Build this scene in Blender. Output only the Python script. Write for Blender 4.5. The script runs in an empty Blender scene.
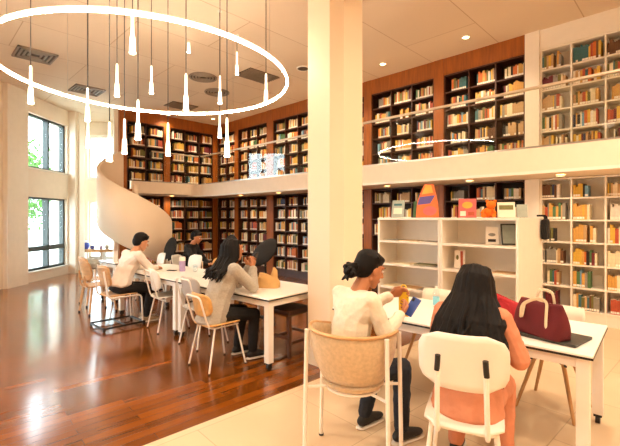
import bpy, bmesh, math, random
from mathutils import Vector, Matrix, Euler, noise
random.seed(7)
sc = bpy.context.scene
COL = sc.collection
R = math.radians
# ------------------------------------------------------------------ frame of reference
# world x runs from the table edge towards the long book wall, world y runs along it; the camera stands at the origin.
VX, VY = .7115, .7005                 # forward direction of the camera in world x, y
HC = 1.57
def W(X, Y):                          # metres to the side / ahead of the standpoint -> world
    return Vector((VY*X + VX*Y, -VX*X + VY*Y, 0))
YAW = math.atan2(-VX, VY)             # rotation about z that turns +y into the forward direction

# ------------------------------------------------------------------ materials
def lin(c):
    if isinstance(c, str):
        c = [int(c[i:i+2], 16)/255 for i in (0, 2, 4)]
    return tuple((x/12.92 if x <= .04045 else ((x+.055)/1.055)**2.4) for x in c[:3]) + (1,)
def new_mat(name):
    m = bpy.data.materials.new(name); m.use_nodes = True
    nt = m.node_tree
    return m, nt, nt.nodes['Principled BSDF']
def mat(name, c, rough=.5, metal=0, var=.08, scale=8, bump=0, bscale=60, coat=0, stretch=None, sheen=0):
    m, nt, b = new_mat(name)
    c = lin(c)
    tc = nt.nodes.new('ShaderNodeTexCoord'); mp = nt.nodes.new('ShaderNodeMapping')
    nt.links.new(tc.outputs['Object'], mp.inputs[0])
    if stretch: mp.inputs['Scale'].default_value = stretch
    n = nt.nodes.new('ShaderNodeTexNoise'); n.inputs['Scale'].default_value = scale; n.inputs['Detail'].default_value = 4
    nt.links.new(mp.outputs[0], n.inputs['Vector'])
    r = nt.nodes.new('ShaderNodeValToRGB')
    r.color_ramp.elements[0].position = .3; r.color_ramp.elements[1].position = .7
    r.color_ramp.elements[0].color = tuple(x*(1-var) for x in c[:3]) + (1,)
    r.color_ramp.elements[1].color = tuple(min(1, x*(1+var)) for x in c[:3]) + (1,)
    nt.links.new(n.outputs['Fac'], r.inputs[0]); nt.links.new(r.outputs[0], b.inputs['Base Color'])
    b.inputs['Roughness'].default_value = rough; b.inputs['Metallic'].default_value = metal
    b.inputs['Coat Weight'].default_value = coat
    if 'hair' in name: b.inputs['Specular IOR Level'].default_value = .2
    if sheen: b.inputs['Sheen Weight'].default_value = sheen
    if bump:
        n2 = nt.nodes.new('ShaderNodeTexNoise'); n2.inputs['Scale'].default_value = bscale; n2.inputs['Detail'].default_value = 3
        nt.links.new(mp.outputs[0], n2.inputs['Vector'])
        bp = nt.nodes.new('ShaderNodeBump'); bp.inputs['Strength'].default_value = bump; bp.inputs['Distance'].default_value = .01
        nt.links.new(n2.outputs['Fac'], bp.inputs['Height']); nt.links.new(bp.outputs[0], b.inputs['Normal'])
    return m
def emis(name, c, s):
    m, nt, b = new_mat(name)
    b.inputs['Base Color'].default_value = lin(c)
    b.inputs['Emission Color'].default_value = lin(c); b.inputs['Emission Strength'].default_value = s
    return m
def glass_mat(name, tint=(1, 1, 1, 1), rough=0.0, ior=1.5):
    m = bpy.data.materials.new(name); m.use_nodes = True; nt = m.node_tree
    nt.nodes.clear()
    o = nt.nodes.new('ShaderNodeOutputMaterial'); mx = nt.nodes.new('ShaderNodeMixShader')
    t = nt.nodes.new('ShaderNodeBsdfTransparent'); g = nt.nodes.new('ShaderNodeBsdfGlossy'); f = nt.nodes.new('ShaderNodeLayerWeight')
    f.inputs['Blend'].default_value = .5
    p = nt.nodes.new('ShaderNodeMath'); p.operation = 'POWER'; p.inputs[1].default_value = 5
    k = nt.nodes.new('ShaderNodeMapRange'); r0 = ((ior-1)/(ior+1))**2; k.inputs[3].default_value = r0; k.inputs[4].default_value = 1
    t.inputs[0].default_value = tint; g.inputs['Roughness'].default_value = rough
    nt.links.new(f.outputs['Facing'], p.inputs[0]); nt.links.new(p.outputs[0], k.inputs[0]); nt.links.new(k.outputs[0], mx.inputs[0])
    nt.links.new(t.outputs[0], mx.inputs[1]); nt.links.new(g.outputs[0], mx.inputs[2])
    nt.links.new(mx.outputs[0], o.inputs[0])
    return m
def wood_floor():
    m, nt, b = new_mat('red_brown_plank_floor')
    L = nt.links.new
    tc = nt.nodes.new('ShaderNodeTexCoord'); mp = nt.nodes.new('ShaderNodeMapping')
    mp.inputs['Rotation'].default_value = (0, 0, R(3)); L(tc.outputs['Object'], mp.inputs[0])
    br = nt.nodes.new('ShaderNodeTexBrick')
    br.inputs['Scale'].default_value = 1; br.inputs['Brick Width'].default_value = 1.1; br.inputs['Row Height'].default_value = .09
    br.inputs['Mortar Size'].default_value = .0016; br.inputs['Bias'].default_value = -.1; br.offset = .37
    br.inputs['Color1'].default_value = lin('8A4A0E'); br.inputs['Color2'].default_value = lin('5A2E06'); br.inputs['Mortar'].default_value = lin('3A1808')
    L(mp.outputs[0], br.inputs['Vector'])
    mp2 = nt.nodes.new('ShaderNodeMapping'); mp2.inputs['Scale'].default_value = (1.2, 26, 1); L(mp.outputs[0], mp2.inputs[0])
    n = nt.nodes.new('ShaderNodeTexNoise'); n.inputs['Scale'].default_value = 2.2; n.inputs['Detail'].default_value = 6; L(mp2.outputs[0], n.inputs['Vector'])
    r = nt.nodes.new('ShaderNodeValToRGB'); r.color_ramp.elements[0].color = (.62, .62, .62, 1); r.color_ramp.elements[1].color = (1.25, 1.2, 1.15, 1)
    L(n.outputs['Fac'], r.inputs[0])
    mx = nt.nodes.new('ShaderNodeMix'); mx.data_type = 'RGBA'; mx.blend_type = 'MULTIPLY'; mx.inputs[0].default_value = 1
    L(br.outputs['Color'], mx.inputs[6]); L(r.outputs[0], mx.inputs[7]); L(mx.outputs[2], b.inputs['Base Color'])
    rr = nt.nodes.new('ShaderNodeMapRange'); rr.inputs[3].default_value = .13; rr.inputs[4].default_value = .22
    L(n.outputs['Fac'], rr.inputs[0]); L(rr.outputs[0], b.inputs['Roughness'])
    b.inputs['Specular IOR Level'].default_value = .6; b.inputs['Coat Weight'].default_value = .25; b.inputs['Coat Roughness'].default_value = .12
    bp = nt.nodes.new('ShaderNodeBump'); bp.inputs['Strength'].default_value = .12; bp.inputs['Distance'].default_value = .004
    L(br.outputs['Fac'], bp.inputs['Height']); bp.invert = True; L(bp.outputs[0], b.inputs['Normal'])
    return m
def panel_mat(name, c1, c2, seam, w, h, size, rough=.6, rot=0):
    m, nt, b = new_mat(name); L = nt.links.new
    tc = nt.nodes.new('ShaderNodeTexCoord'); mp = nt.nodes.new('ShaderNodeMapping'); mp.inputs['Rotation'].default_value = (0, 0, R(rot))
    L(tc.outputs['Object'], mp.inputs[0])
    br = nt.nodes.new('ShaderNodeTexBrick'); br.inputs['Scale'].default_value = 1
    br.inputs['Brick Width'].default_value = w; br.inputs['Row Height'].default_value = h; br.inputs['Mortar Size'].default_value = size
    br.inputs['Color1'].default_value = lin(c1); br.inputs['Color2'].default_value = lin(c2); br.inputs['Mortar'].default_value = lin(seam)
    br.offset = .5; L(mp.outputs[0], br.inputs['Vector']); L(br.outputs['Color'], b.inputs['Base Color'])
    b.inputs['Roughness'].default_value = rough
    return m

M = {}
M['floor'] = wood_floor()
M['tile'] = panel_mat('cream_floor_tile', 'D8BE9C', 'D4B996', 'BA9E7C', .9, .9, .004, .35, 3)
M['ceiling'] = panel_mat('cream_ceiling_panel', 'DFC9AE', 'DBC4A8', 'C0A282', 2.4, 1.2, .008, .8)
M['wall'] = mat('cream_painted_wall', 'EFE2D0', .7, var=.02)
M['white'] = mat('white_painted_board', 'F2E8D8', .5, var=.02)
M['column'] = mat('cream_column_paint', 'EAD6BA', .55, var=.015, scale=3)
M['wood'] = mat('orange_brown_veneer', '9A5212', .45, var=.25, scale=3, stretch=(8, 8, .8))
M['shelfwood'] = mat('shade_darkened_shelf_wood', '421F0C', .5, var=.25, scale=4, stretch=(6, 1, 6))  # brown wood, with the shadow inside the bookcases put into its colour
M['backwood'] = mat('shade_darkened_back_board', '200F07', .6, var=.2)  # near black: the shade deep behind the books is painted in
M['table'] = mat('white_laminate_top', 'F6F1E8', .3, var=.01, coat=.2)
M['edge'] = mat('black_table_edge', '1B1613', .45, var=.1)
M['frame_white'] = mat('white_powder_coated_metal', 'EFE7DA', .4, var=.02)
M['black'] = mat('black_plastic', '15120F', .45, var=.1)
M['black_fabric'] = mat('black_seat_fabric', '191614', .85, var=.2, scale=60, bump=.3, bscale=300)
M['grey_pad'] = mat('pale_grey_moulded_seat', 'BDB4AA', .5, var=.04)
M['ply'] = mat('honey_plywood', 'D9A55E', .45, var=.14, scale=4, stretch=(1, 6, 6))
M['palewood'] = mat('pale_tan_wood', 'C99A68', .5, var=.16, scale=4, stretch=(6, 1, 6))
M['oak'] = mat('oak_dowel', 'B98A55', .5, var=.18, scale=6, stretch=(6, 6, 1))
M['felt'] = mat('beige_felt', 'CBB08A', .95, var=.12, scale=45, bump=.4, bscale=220, sheen=.3)
M['shell'] = mat('off_white_shell_plastic', 'E6D8C4', .4, var=.03)
M['brown_leather'] = mat('brown_stool_leather', '4B2E1C', .5, var=.2, scale=20, bump=.2)
M['darkwood'] = mat('dark_stool_wood', '5B361C', .5, var=.2, scale=6, stretch=(6, 6, 1))
M['metal'] = mat('brushed_steel', 'B9B2A8', .3, 1, var=.05)
M['brass'] = mat('brass_stud', 'B58A4A', .35, 1, var=.05)
M['win_frame'] = mat('dark_window_frame', '3A4242', .4, var=.05)
M['win_white'] = mat('white_window_frame', 'E9E2D8', .5, var=.02)
M['glass'] = glass_mat('clear_window_glass', (.95, .98, .97, 1))
M['bal_glass'] = glass_mat('balustrade_glass', (.96, .97, .94, 1), ior=1.42)
M['rail'] = mat('satin_handrail', 'D8C6AC', .35, .4, var=.03)
M['led'] = emis('warm_white_led', 'FFECD2', 45)
M['lamp'] = emis('glowing_frosted_acrylic', 'FFEBD0', 1.5)
M['lamp_tip'] = emis('bright_lamp_tip', 'FFE6C0', 14)
M['down'] = emis('downlight_lens', 'FFD9A0', 10)
M['cord'] = mat('dark_cord', '2A221C', .6, var=.05)
M['vent'] = mat('vent_grey_metal', '8F7E6C', .5, var=.05)
M['vent_dark'] = mat('vent_dark_slot', '4A3B2E', .7, var=.05)
M['skin_a'] = mat('light_tan_skin', 'C9906A', .55, var=.05, scale=20)
M['skin_b'] = mat('warm_skin', 'B87A52', .55, var=.05, scale=20)
M['hair'] = mat('black_hair', '0D0806', .62, var=.3, scale=60, stretch=(1, 1, .1))
M['eye'] = mat('eye_white', 'E8DFD6', .3, var=.02)
M['iris'] = mat('dark_iris', '1C110B', .2, var=.02)
M['lip'] = mat('lip_rose', 'A2584A', .5, var=.05)
M['knit_white'] = mat('cream_knit', 'EBDDC6', .9, var=.05, scale=50, bump=.35, bscale=180, sheen=.2)
M['shirt_white'] = mat('white_shirt_cotton', 'E4D9CE', .85, var=.05, scale=15, bump=.2, bscale=60)
M['grey_knit'] = mat('grey_cardigan_knit', 'AEA596', .95, var=.1, scale=60, bump=.4, bscale=200, sheen=.2)
M['pink'] = mat('salmon_blouse', 'C98260', .85, var=.08, scale=14, bump=.25, bscale=50)
M['black_cloth'] = mat('black_cloth', '14110F', .9, var=.2, scale=20, bump=.2, bscale=70)
M['denim'] = mat('dark_denim', '1F2530', .9, var=.2, scale=40, bump=.2, bscale=200)
M['shoe_tan'] = mat('tan_shoe', 'A98C6A', .7, var=.08)
M['shoe_black'] = mat('black_shoe', '1A1715', .6, var=.1)
M['sole'] = mat('off_white_sole', 'DDD2C2', .6, var=.04)
M['maroon'] = mat('maroon_canvas', '5A0A12', .85, var=.15, scale=12, bump=.3, bscale=120)
M['red'] = mat('red_bag_fabric', 'A3101A', .75, var=.12, scale=12, bump=.2, bscale=100)
M['strap'] = mat('cream_webbing', 'DCC9A6', .85, var=.06, scale=40)
M['laptop'] = mat('dark_grey_laptop', '4B4A47', .4, .5, var=.05)
M['tanbag'] = mat('tan_paper_bag', 'D6A868', .75, var=.12, scale=9, bump=.6, bscale=18)
M['yellow'] = mat('yellow_pouch', 'FAD230', .6, var=.05)
M['blue'] = mat('blue_phone_case', '2E4C9A', .4, var=.05)
M['screen'] = mat('dark_screen', '15171C', .15, var=.02)
M['lilac'] = mat('lilac_label', 'A58FB8', .5, var=.1, scale=20)
M['aqua'] = mat('aqua_bottle_label', '7FC4D4', .4, var=.05)
M['bottle'] = glass_mat('clear_bottle_plastic', (.9, .95, .97, 1), .05)
M['bluebowl'] = mat('blue_glaze', '34449A', .3, var=.15)
M['paper'] = mat('cream_book_paper', 'EADFC8', .8, var=.04)
M['sticker'] = mat('white_spine_sticker', 'F3EADB', .7, var=.03)
M['leaf'] = mat('green_leaves', '3E7220', .7, var=.35, scale=3)
M['leaf2'] = mat('deep_green_leaves', '2C561A', .7, var=.35, scale=3)
M['bark'] = mat('grey_bark', '6B5A48', .9, var=.2)
M['paving'] = mat('pale_paving', 'C9C8C2', .85, var=.06, scale=2)
M['render_wall'] = mat('pale_blue_render', 'CFDDE2', .8, var=.04, scale=1)
M['bwin'] = mat('dim_blue_glazing', '8FAAB8', .2, var=.05)
M['gallery'] = mat('cream_gallery_fascia', 'F0DCC2', .6, var=.02)
M['stairwhite'] = mat('cream_stair_plaster', 'EFDBBF', .6, var=.02, scale=2)
M['orange'] = mat('orange_plush', 'E8761A', .95, var=.12, scale=30, bump=.5, bscale=150)
BOOKC = [('ochre', 'CE9A4A'), ('cream', 'E4D3AE'), ('brick-red', 'B04E32'), ('olive', '6F6A34'), ('teal', '3D6A6E'), ('navy', '2E3550'),
         ('maroon', '6A2228'), ('tan', 'C09A6A'), ('white', 'E4DACA'), ('orange', 'C8682A'), ('green', '4E7044'), ('black', '221C18'),
         ('yellow', 'D8AC40'), ('grey', '8E8678'), ('brown', '6A4528'), ('sky-blue', '6E9AB4')]
BOOKW = [13, 15, 8, 6, 4, 3, 6, 12, 11, 9, 4, 4, 10, 6, 5, 3]
for n, c in BOOKC: M['book_'+n] = mat('book_cover_'+n.replace('-', '_'), c, .6, var=.1, scale=25)

# ------------------------------------------------------------------ mesh helpers
def tf(bm, verts, mtx): bmesh.ops.transform(bm, matrix=mtx, verts=verts)
def box(bm, x0, x1, y0, y1, z0, z1, bev=0, mi=0, mtx=None):
    t = bmesh.new()
    bmesh.ops.create_cube(t, size=1)
    tf(t, t.verts, Matrix.Translation(((x0+x1)/2, (y0+y1)/2, (z0+z1)/2)) @ Matrix.Diagonal((x1-x0, y1-y0, z1-z0, 1)))
    if bev: bmesh.ops.bevel(t, geom=t.edges[:], offset=bev, segments=2, affect='EDGES', profile=.6)
    merge(bm, t, mtx, mi)
def merge(bm, t, mtx=None, mi=0):
    if mtx is not None: tf(t, t.verts, mtx)
    for f in t.faces: f.material_index = mi
    me = bpy.data.meshes.new('tmp'); t.to_mesh(me); t.free()
    bm.from_mesh(me); bpy.data.meshes.remove(me)
def cone(bm, p0, p1, r0, r1=None, seg=12, mi=0):
    r1 = r0 if r1 is None else r1
    p0, p1 = Vector(p0), Vector(p1); d = p1-p0
    t = bmesh.new()
    bmesh.ops.create_cone(t, cap_ends=True, cap_tris=False, segments=seg, radius1=r0, radius2=r1, depth=d.length)
    q = d.to_track_quat('Z', 'Y').to_matrix().to_4x4()
    merge(bm, t, Matrix.Translation((p0+p1)/2) @ q, mi)
def tube(bm, pts, r, seg=10, closed=False, mi=0, flat=1.0, up=None):
    """swept tube through the points; flat squashes one axis into a strap"""
    pts = [Vector(p) for p in pts]; n = len(pts)
    rad = r if isinstance(r, (list, tuple)) else [r]*n
    rings = []; last = Vector(up) if up else None
    for i, p in enumerate(pts):
        a = pts[(i-1) % n] if (closed or i) else p
        b = pts[(i+1) % n] if (closed or i < n-1) else p
        d = (b-a).normalized()
        ref = last if last is not None else (Vector((0, 0, 1)) if abs(d.z) < .9 else Vector((1, 0, 0)))
        s = d.cross(ref)
        if s.length < 1e-5: s = d.orthogonal()
        s.normalize(); u = s.cross(d).normalized(); last = u
        rings.append([bm.verts.new(p + (s*math.cos(2*math.pi*k/seg) + u*math.sin(2*math.pi*k/seg)*flat)*rad[i]) for k in range(seg)])
    m = n if closed else n-1
    for i in range(m):
        A, B = rings[i], rings[(i+1) % n]
        for k in range(seg):
            f = bm.faces.new((A[k], A[(k+1) % seg], B[(k+1) % seg], B[k])); f.material_index = mi; f.smooth = True
    if not closed:
        for rg in (rings[0][::-1], rings[-1]):
            f = bm.faces.new(rg); f.material_index = mi
def bez(p0, p1, p2, n=8):
    p0, p1, p2 = Vector(p0), Vector(p1), Vector(p2)
    return [p0*(1-t)**2 + p1*2*t*(1-t) + p2*t*t for t in [i/n for i in range(n+1)]]
def fillet(pts, r, n=5):
    pts = [Vector(p) for p in pts]; out = [pts[0]]
    for a, b, c in zip(pts, pts[1:], pts[2:]):
        ra = min(r, (a-b).length*.45); rc = min(r, (c-b).length*.45)
        out += bez(b+(a-b).normalized()*ra, b, b+(c-b).normalized()*rc, n)
    return out + [pts[-1]]
def prism(bm, poly, z0, z1, mi=0):
    t = bmesh.new()
    f = t.faces.new([t.verts.new((x, y, z0)) for x, y in poly])
    r = bmesh.ops.extrude_face_region(t, geom=[f])
    bmesh.ops.translate(t, vec=(0, 0, z1-z0), verts=[v for v in r['geom'] if isinstance(v, bmesh.types.BMVert)])
    bmesh.ops.recalc_face_normals(t, faces=t.faces[:])
    merge(bm, t, None, mi)
def lathe(bm, prof, c=(0, 0, 0), seg=24, mi=0):
    rings = []
    for r, z in prof:
        rings.append([bm.verts.new((c[0]+r*math.cos(2*math.pi*k/seg), c[1]+r*math.sin(2*math.pi*k/seg), c[2]+z)) for k in range(seg)])
    for A, B in zip(rings, rings[1:]):
        for k in range(seg):
            f = bm.faces.new((A[k], A[(k+1) % seg], B[(k+1) % seg], B[k])); f.smooth = True; f.material_index = mi
    for rg in (rings[0][::-1], rings[-1]):
        f = bm.faces.new(rg); f.material_index = mi
def sheet(bm, grid, th, mi=0):
    """thick curved sheet from a grid of points"""
    t = bmesh.new(); V = [[t.verts.new(p) for p in row] for row in grid]
    for i in range(len(V)-1):
        for j in range(len(V[0])-1):
            t.faces.new((V[i][j], V[i][j+1], V[i+1][j+1], V[i+1][j]))
    bmesh.ops.recalc_face_normals(t, faces=t.faces[:])
    bmesh.ops.solidify(t, geom=t.faces[:], thickness=th)
    for f in t.faces: f.smooth = True
    merge(bm, t, None, mi)
def rrect(w, h, r, n=5):
    o = []
    for cx, cy, a0 in ((w/2-r, h/2-r, 0), (-w/2+r, h/2-r, 90), (-w/2+r, -h/2+r, 180), (w/2-r, -h/2+r, 270)):
        for i in range(n+1):
            a = R(a0+90*i/n); o.append((cx+r*math.cos(a), cy+r*math.sin(a)))
    return o
def bent_panel(bm, w, h, r, th, mtx, bend=0, mi=0):
    """rounded panel in local xy, thickness in z, bent about local y by bend metres at the edges"""
    t = bmesh.new(); nx, ny = 12, 8
    out = rrect(w, h, r)
    # grid clipped by row extents
    rows = []
    for j in range(ny+1):
        y = -h/2 + h*j/ny
        d = max(0, abs(y)-(h/2-r)); ext = w/2-r+math.sqrt(max(0, r*r-d*d))
        if ext < .004: ext = .004
        rows.append([(x*ext, y, bend*(x*ext/(w/2))**2) for x in [-1+2*i/nx for i in range(nx+1)]])
    V = [[t.verts.new(p) for p in row] for row in rows]
    for j in range(ny):
        for i in range(nx):
            t.faces.new((V[j][i], V[j][i+1], V[j+1][i+1], V[j+1][i]))
    bmesh.ops.recalc_face_normals(t, faces=t.faces[:])
    bmesh.ops.solidify(t, geom=t.faces[:], thickness=th)
    for f in t.faces: f.smooth = True
    merge(bm, t, mtx, mi)

def tagset(o, label=None, cat=None, group=None, kind=None):
    if label: o['label'] = label
    if cat: o['category'] = cat
    if group: o['group'] = group
    if kind: o['kind'] = kind
    return o
def obj(name, bm, mats, parent=None, loc=(0, 0, 0), rotz=0, smooth=False):
    me = bpy.data.meshes.new(name)
    if isinstance(bm, bmesh.types.BMesh):
        bm.to_mesh(me); bm.free()
    else: me = bm
    for m in (mats if isinstance(mats, (list, tuple)) else [mats]):
        me.materials.append(M[m] if isinstance(m, str) else m)
    if smooth:
        for p in me.polygons: p.use_smooth = True
        try: me.set_sharp_from_angle(angle=R(40))
        except Exception: pass
    o = bpy.data.objects.new(name, me); COL.objects.link(o)
    o.location = loc; o.rotation_euler = (0, 0, rotz)
    if parent: o.parent = parent
    return o
def thing(name, label, cat, loc=(0, 0, 0), rotz=0, group=None):
    o = bpy.data.objects.new(name, None); COL.objects.link(o)
    o.empty_display_size = .1
    o.location = loc; o.rotation_euler = (0, 0, rotz)
    return tagset(o, label, cat, group)
def struct(name, bm, mats, parent=None, **k):
    return tagset(obj(name, bm, mats, parent, **k), kind='structure')
def dup(root, loc, rotz=0, label=None, group=None):
    def cp(o, par):
        c = o.copy(); COL.objects.link(c); c.parent = par
        for ch in o.children: cp(ch, c)
        return c
    r = cp(root, None); r.location = loc; r.rotation_euler = (0, 0, rotz)
    if label: r['label'] = label
    if group: r['group'] = group
    return r
def nb(): return bmesh.new()
def B(*a, **k):
    bm = nb(); box(bm, *a, **k); return bm

# ------------------------------------------------------------------ the room shell
CZ = 4.5
P_ = lambda v: (v.x, v.y)
poly = [(7.26, 11.33), (3.93, 11.33), P_(W(-5.1, 10.6)), P_(W(-5.9, 12.2)), P_(W(-7.0, 12.2)), P_(W(-7.0, 11.0)), P_(W(-6.7, 11.0)), P_(W(-6.7, -3)), P_(W(1.26, -3)), (7.26, -3)]
shell = [(7.3, -3), (7.3, 11.4), (4.55, 12.9), P_(W(-7.1, 12.4)), P_(W(-7.1, -3.05)), P_(W(1.26, -3.05))]
bm = nb(); prism(bm, shell, -.12, 0); struct('floor', bm, 'floor')
bm = nb(); prism(bm, [(-1.2, -2.9), (7.2, -2.9), (7.2, 2.42), (2.9, 2.62), (-3.4, 2.95)], .0005, .004); struct('floor_tile', bm, 'tile')
bm = nb(); prism(bm, shell, CZ, CZ+.12); struct('ceiling', bm, 'ceiling')
struct('wall_right', B(7.26, 7.4, -3, 11.5, 0, CZ), 'wall')
struct('wall_back', B(3.93, 7.4, 11.33, 11.47, 0, CZ), 'wall')
def wall_seg(name, A, Bp, th=.14, z0=0, z1=CZ, m='wall'):
    d = (Bp-A); L = d.length; a = math.atan2(d.y, d.x)
    bm = nb(); box(bm, 0, L, 0, th, z0, z1)
    return struct(name, bm, m, loc=(A.x, A.y, 0), rotz=a)
wall_seg('wall_behind', W(1.26, -3), W(-6.7, -3))
wall_seg('wall_front', Vector((7.26, -3, 0)), W(1.26, -3), th=.14)
wall_seg('wall_stair_return', W(-5.9, 12.2), W(-5.1, 10.6), th=-.14)
# wood end panel of the far book wall
struct('trim_1', B(3.93, 4.12, 10.98, 11.33, 0, CZ), 'wood')

# window wall at the side: built from piers and bands so the openings are real
WX = -6.7
def wbox(bm, X0, X1, Y0, Y1, z0, z1, bev=0):      # box in standpoint metres
    box(bm, X0, X1, Y0, Y1, z0, z1, bev)
def wobj(name, bm, m, parent=None):
    return obj(name, bm, m, parent, rotz=YAW if parent is None else 0)
bays = [(9.33, 10.9), (7.05, 8.45), (4.9, 6.3), (2.75, 4.15), (.6, 2.0)]
zb = (.26, 2.06, 2.76, 4.08)
bm = nb()
wbox(bm, WX-.3, WX, -3, 11.0, 0, zb[0]); wbox(bm, WX-.3, WX, -3, 11.0, zb[1], zb[2]); wbox(bm, WX-.3, WX, -3, 11.0, zb[3], CZ)
edges = [-3] + [y for b in reversed(bays) for y in b] + [11.0]
for i in range(0, len(edges), 2): wbox(bm, WX-.3, WX, edges[i], edges[i+1], zb[0], zb[1])
wbox(bm, WX-.3, WX, -3, bays[0][0], zb[2], zb[3]); wbox(bm, WX-.3, WX, bays[0][1], 11.0, zb[2], zb[3])
tagset(wobj('wall_left', bm, 'wall'), kind='structure')
bm = nb(); wbox(bm, WX-.02, WX+.1, 8.62, 9.26, 0, CZ); tagset(wobj('trim_2', bm, 'white'), kind='structure')
bm = nb(); wbox(bm, -7.0, -6.5, 10.95, 11.4, 0, CZ, .01); wbox(bm, -6.5, -6.45, 11.05, 11.3, 0, CZ)
tagset(wobj('trim_3', bm, 'white'), kind='structure')
wn = 0
def window(X, Y0, Y1, z0, z1, mull=None, frontal=False, split=None):
    """glazed opening; frame in the wall plane, one pane object per light"""
    global wn
    wn += 1
    w = bpy.data.objects.new('window_%d' % wn, None); COL.objects.link(w); w['kind'] = 'structure'; w.rotation_euler = (0, 0, YAW)
    f = .05
    def bx(bm, a0, a1, d0, d1, z0, z1):
        if frontal: wbox(bm, a0, a1, X+d0, X+d1, z0, z1)
        else: wbox(bm, X-d1, X-d0, a0, a1, z0, z1)
    bm = nb()
    bx(bm, Y0, Y1, .08, .2, z0, z0+f); bx(bm, Y0, Y1, .08, .2, z1-f, z1)
    bx(bm, Y0, Y0+f, .08, .2, z0+f, z1-f); bx(bm, Y1-f, Y1, .08, .2, z0+f, z1-f)
    cuts = [Y0+f]
    for m in (mull or []):
        bx(bm, m-.035, m+.035, .06, .2, z0+f, z1-f); cuts += [m-.035, m+.035]
    cuts.append(Y1-f)
    if split: bx(bm, Y0+f, Y1-f, .07, .2, split-.06, split+.06)
    obj('window_frame', bm, 'win_frame' if not frontal else 'win_white', w)
    for a, b in zip(cuts[::2], cuts[1::2]):
        for c, d in ([(z0+f, split-.06), (split+.06, z1-f)] if split else [(z0+f, z1-f)]):
            g = nb(); bx(g, a, b, .13, .145, c, d); obj('window_pane', g, 'glass', w)
    s = nb(); bx(s, Y0-.03, Y1+.03, -.05, .08, z0-.04, z0); obj('window_sill', s, 'win_white', w)
for (a, b) in bays:
    m = a+(b-a)*.56
    window(WX, a, b, zb[0], zb[1], [m], split=.78)
    if a > 9: window(WX, a, b, zb[2], zb[3], [m])
bm = nb()
FY = 12.2
fx = (-6.86, -5.98)
for z0, z1 in ((0, .3), (2.06, 2.76), (4.08, CZ)): wbox(bm, -7.2, -5.8, FY, FY+.25, z0, z1)
for z0, z1 in ((.3, 2.06), (2.76, 4.08)):
    wbox(bm, -7.2, fx[0], FY, FY+.25, z0, z1); wbox(bm, fx[1], -5.8, FY, FY+.25, z0, z1)
wbox(bm, -7.2, -7.0, 11.0, FY, 0, CZ)
tagset(wobj('wall_far', bm, 'wall'), kind='structure')
window(FY, fx[0], fx[1], .3, 2.06, None, True)
window(FY, fx[0], fx[1], 2.76, 4.08, None, True)

# column between the tables
bm = nb()
cpoly = []
cc = W(.27, 4.32)
h, c = .33, .13
base = [(-h, -h+c), (-h+c, -h), (h-c, -h), (h, -h+c), (h, h-c), (h-c, h), (-h+c, h), (-h, h-c)]
a45 = R(0)
cp = [(cc.x+(x*math.cos(a45)-y*math.sin(a45))*.78, cc.y+(x*math.sin(a45)+y*math.cos(a45))*.78) for x, y in base]
prism(bm, cp, 0, CZ); struct('column', bm, 'column')

# gallery slab, parapet fascia
bm = nb(); box(bm, 6.05, 7.26, -3, 11.33, 2.172, 2.27); box(bm, 3.95, 6.05, 10.55, 11.33, 2.172, 2.27); struct('gallery_floor', bm, 'gallery')
fp = fillet([(6.0, -3, 0), (6.0, 10.5, 0), (4.05, 10.5, 0)], .35, 8)
def ribbon(bm, path, th, z0, z1, mi=0):
    n = len(path); inn, out = [], []
    for i, p in enumerate(path):
        d = (path[min(i+1, n-1)]-path[max(i-1, 0)]).normalized(); nn = Vector((d.y, -d.x, 0))
        inn.append(p); out.append(p+nn*th)
    for i in range(n-1):
        a, b, c, d = inn[i], inn[i+1], out[i+1], out[i]
        v = [bm.verts.new((q.x, q.y, z)) for z in (z0, z1) for q in (a, b, c, d)]
        for q in ((0, 1, 2, 3), (7, 6, 5, 4), (0, 4, 5, 1), (2, 6, 7, 3), (1, 5, 6, 2), (3, 7, 4, 0)):
            bm.faces.new([v[k] for k in q]).material_index = mi
bm = nb(); ribbon(bm, fp, .1, 2.17, 2.515); bmesh.ops.remove_doubles(bm, verts=bm.verts[:], dist=1e-4); bmesh.ops.recalc_face_normals(bm, faces=bm.faces[:]); struct('gallery_parapet', bm, 'gallery')
bm = nb(); ribbon(bm, [p+Vector((-.006, 0, 0)) for p in fp], .02, 2.16, 2.2); bmesh.ops.remove_doubles(bm, verts=bm.verts[:], dist=1e-4); bmesh.ops.recalc_face_normals(bm, faces=bm.faces[:]); struct('trim_4', bm, 'white')

def glass_run(label, p0, p1, gap, n, corner):
    t = thing('glass_balustrade', label, 'balustrade', (p0[0], p0[1], 2.515))
    d = Vector((p1[0]-p0[0], p1[1]-p0[1], 0)); L = d.length; a = math.atan2(d.y, d.x); t.rotation_euler = (0, 0, a)
    w = L/n
    for i in range(n):
        obj('glass_panel', B(i*w+.01, (i+1)*w-.01, -.006, .006, 0, .82), 'bal_glass', t)
    bm = nb(); box(bm, 0, L, -.03, .03, .815, .85, .008); obj('handrail', bm, 'rail', t)
    bm = nb(); box(bm, 0, L, -.02, .02, 0, .03); obj('base_channel', bm, 'metal', t)
    return t
glass_run('long frameless glass balustrade along the gallery edge below the long book wall', (6.05, -2.9), (6.05, 10.45), .02, 9, True)
glass_run('short frameless glass balustrade on the far gallery wing beside the curved stair', (6.0, 10.55), (4.6, 10.55), .02, 1, False)

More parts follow.
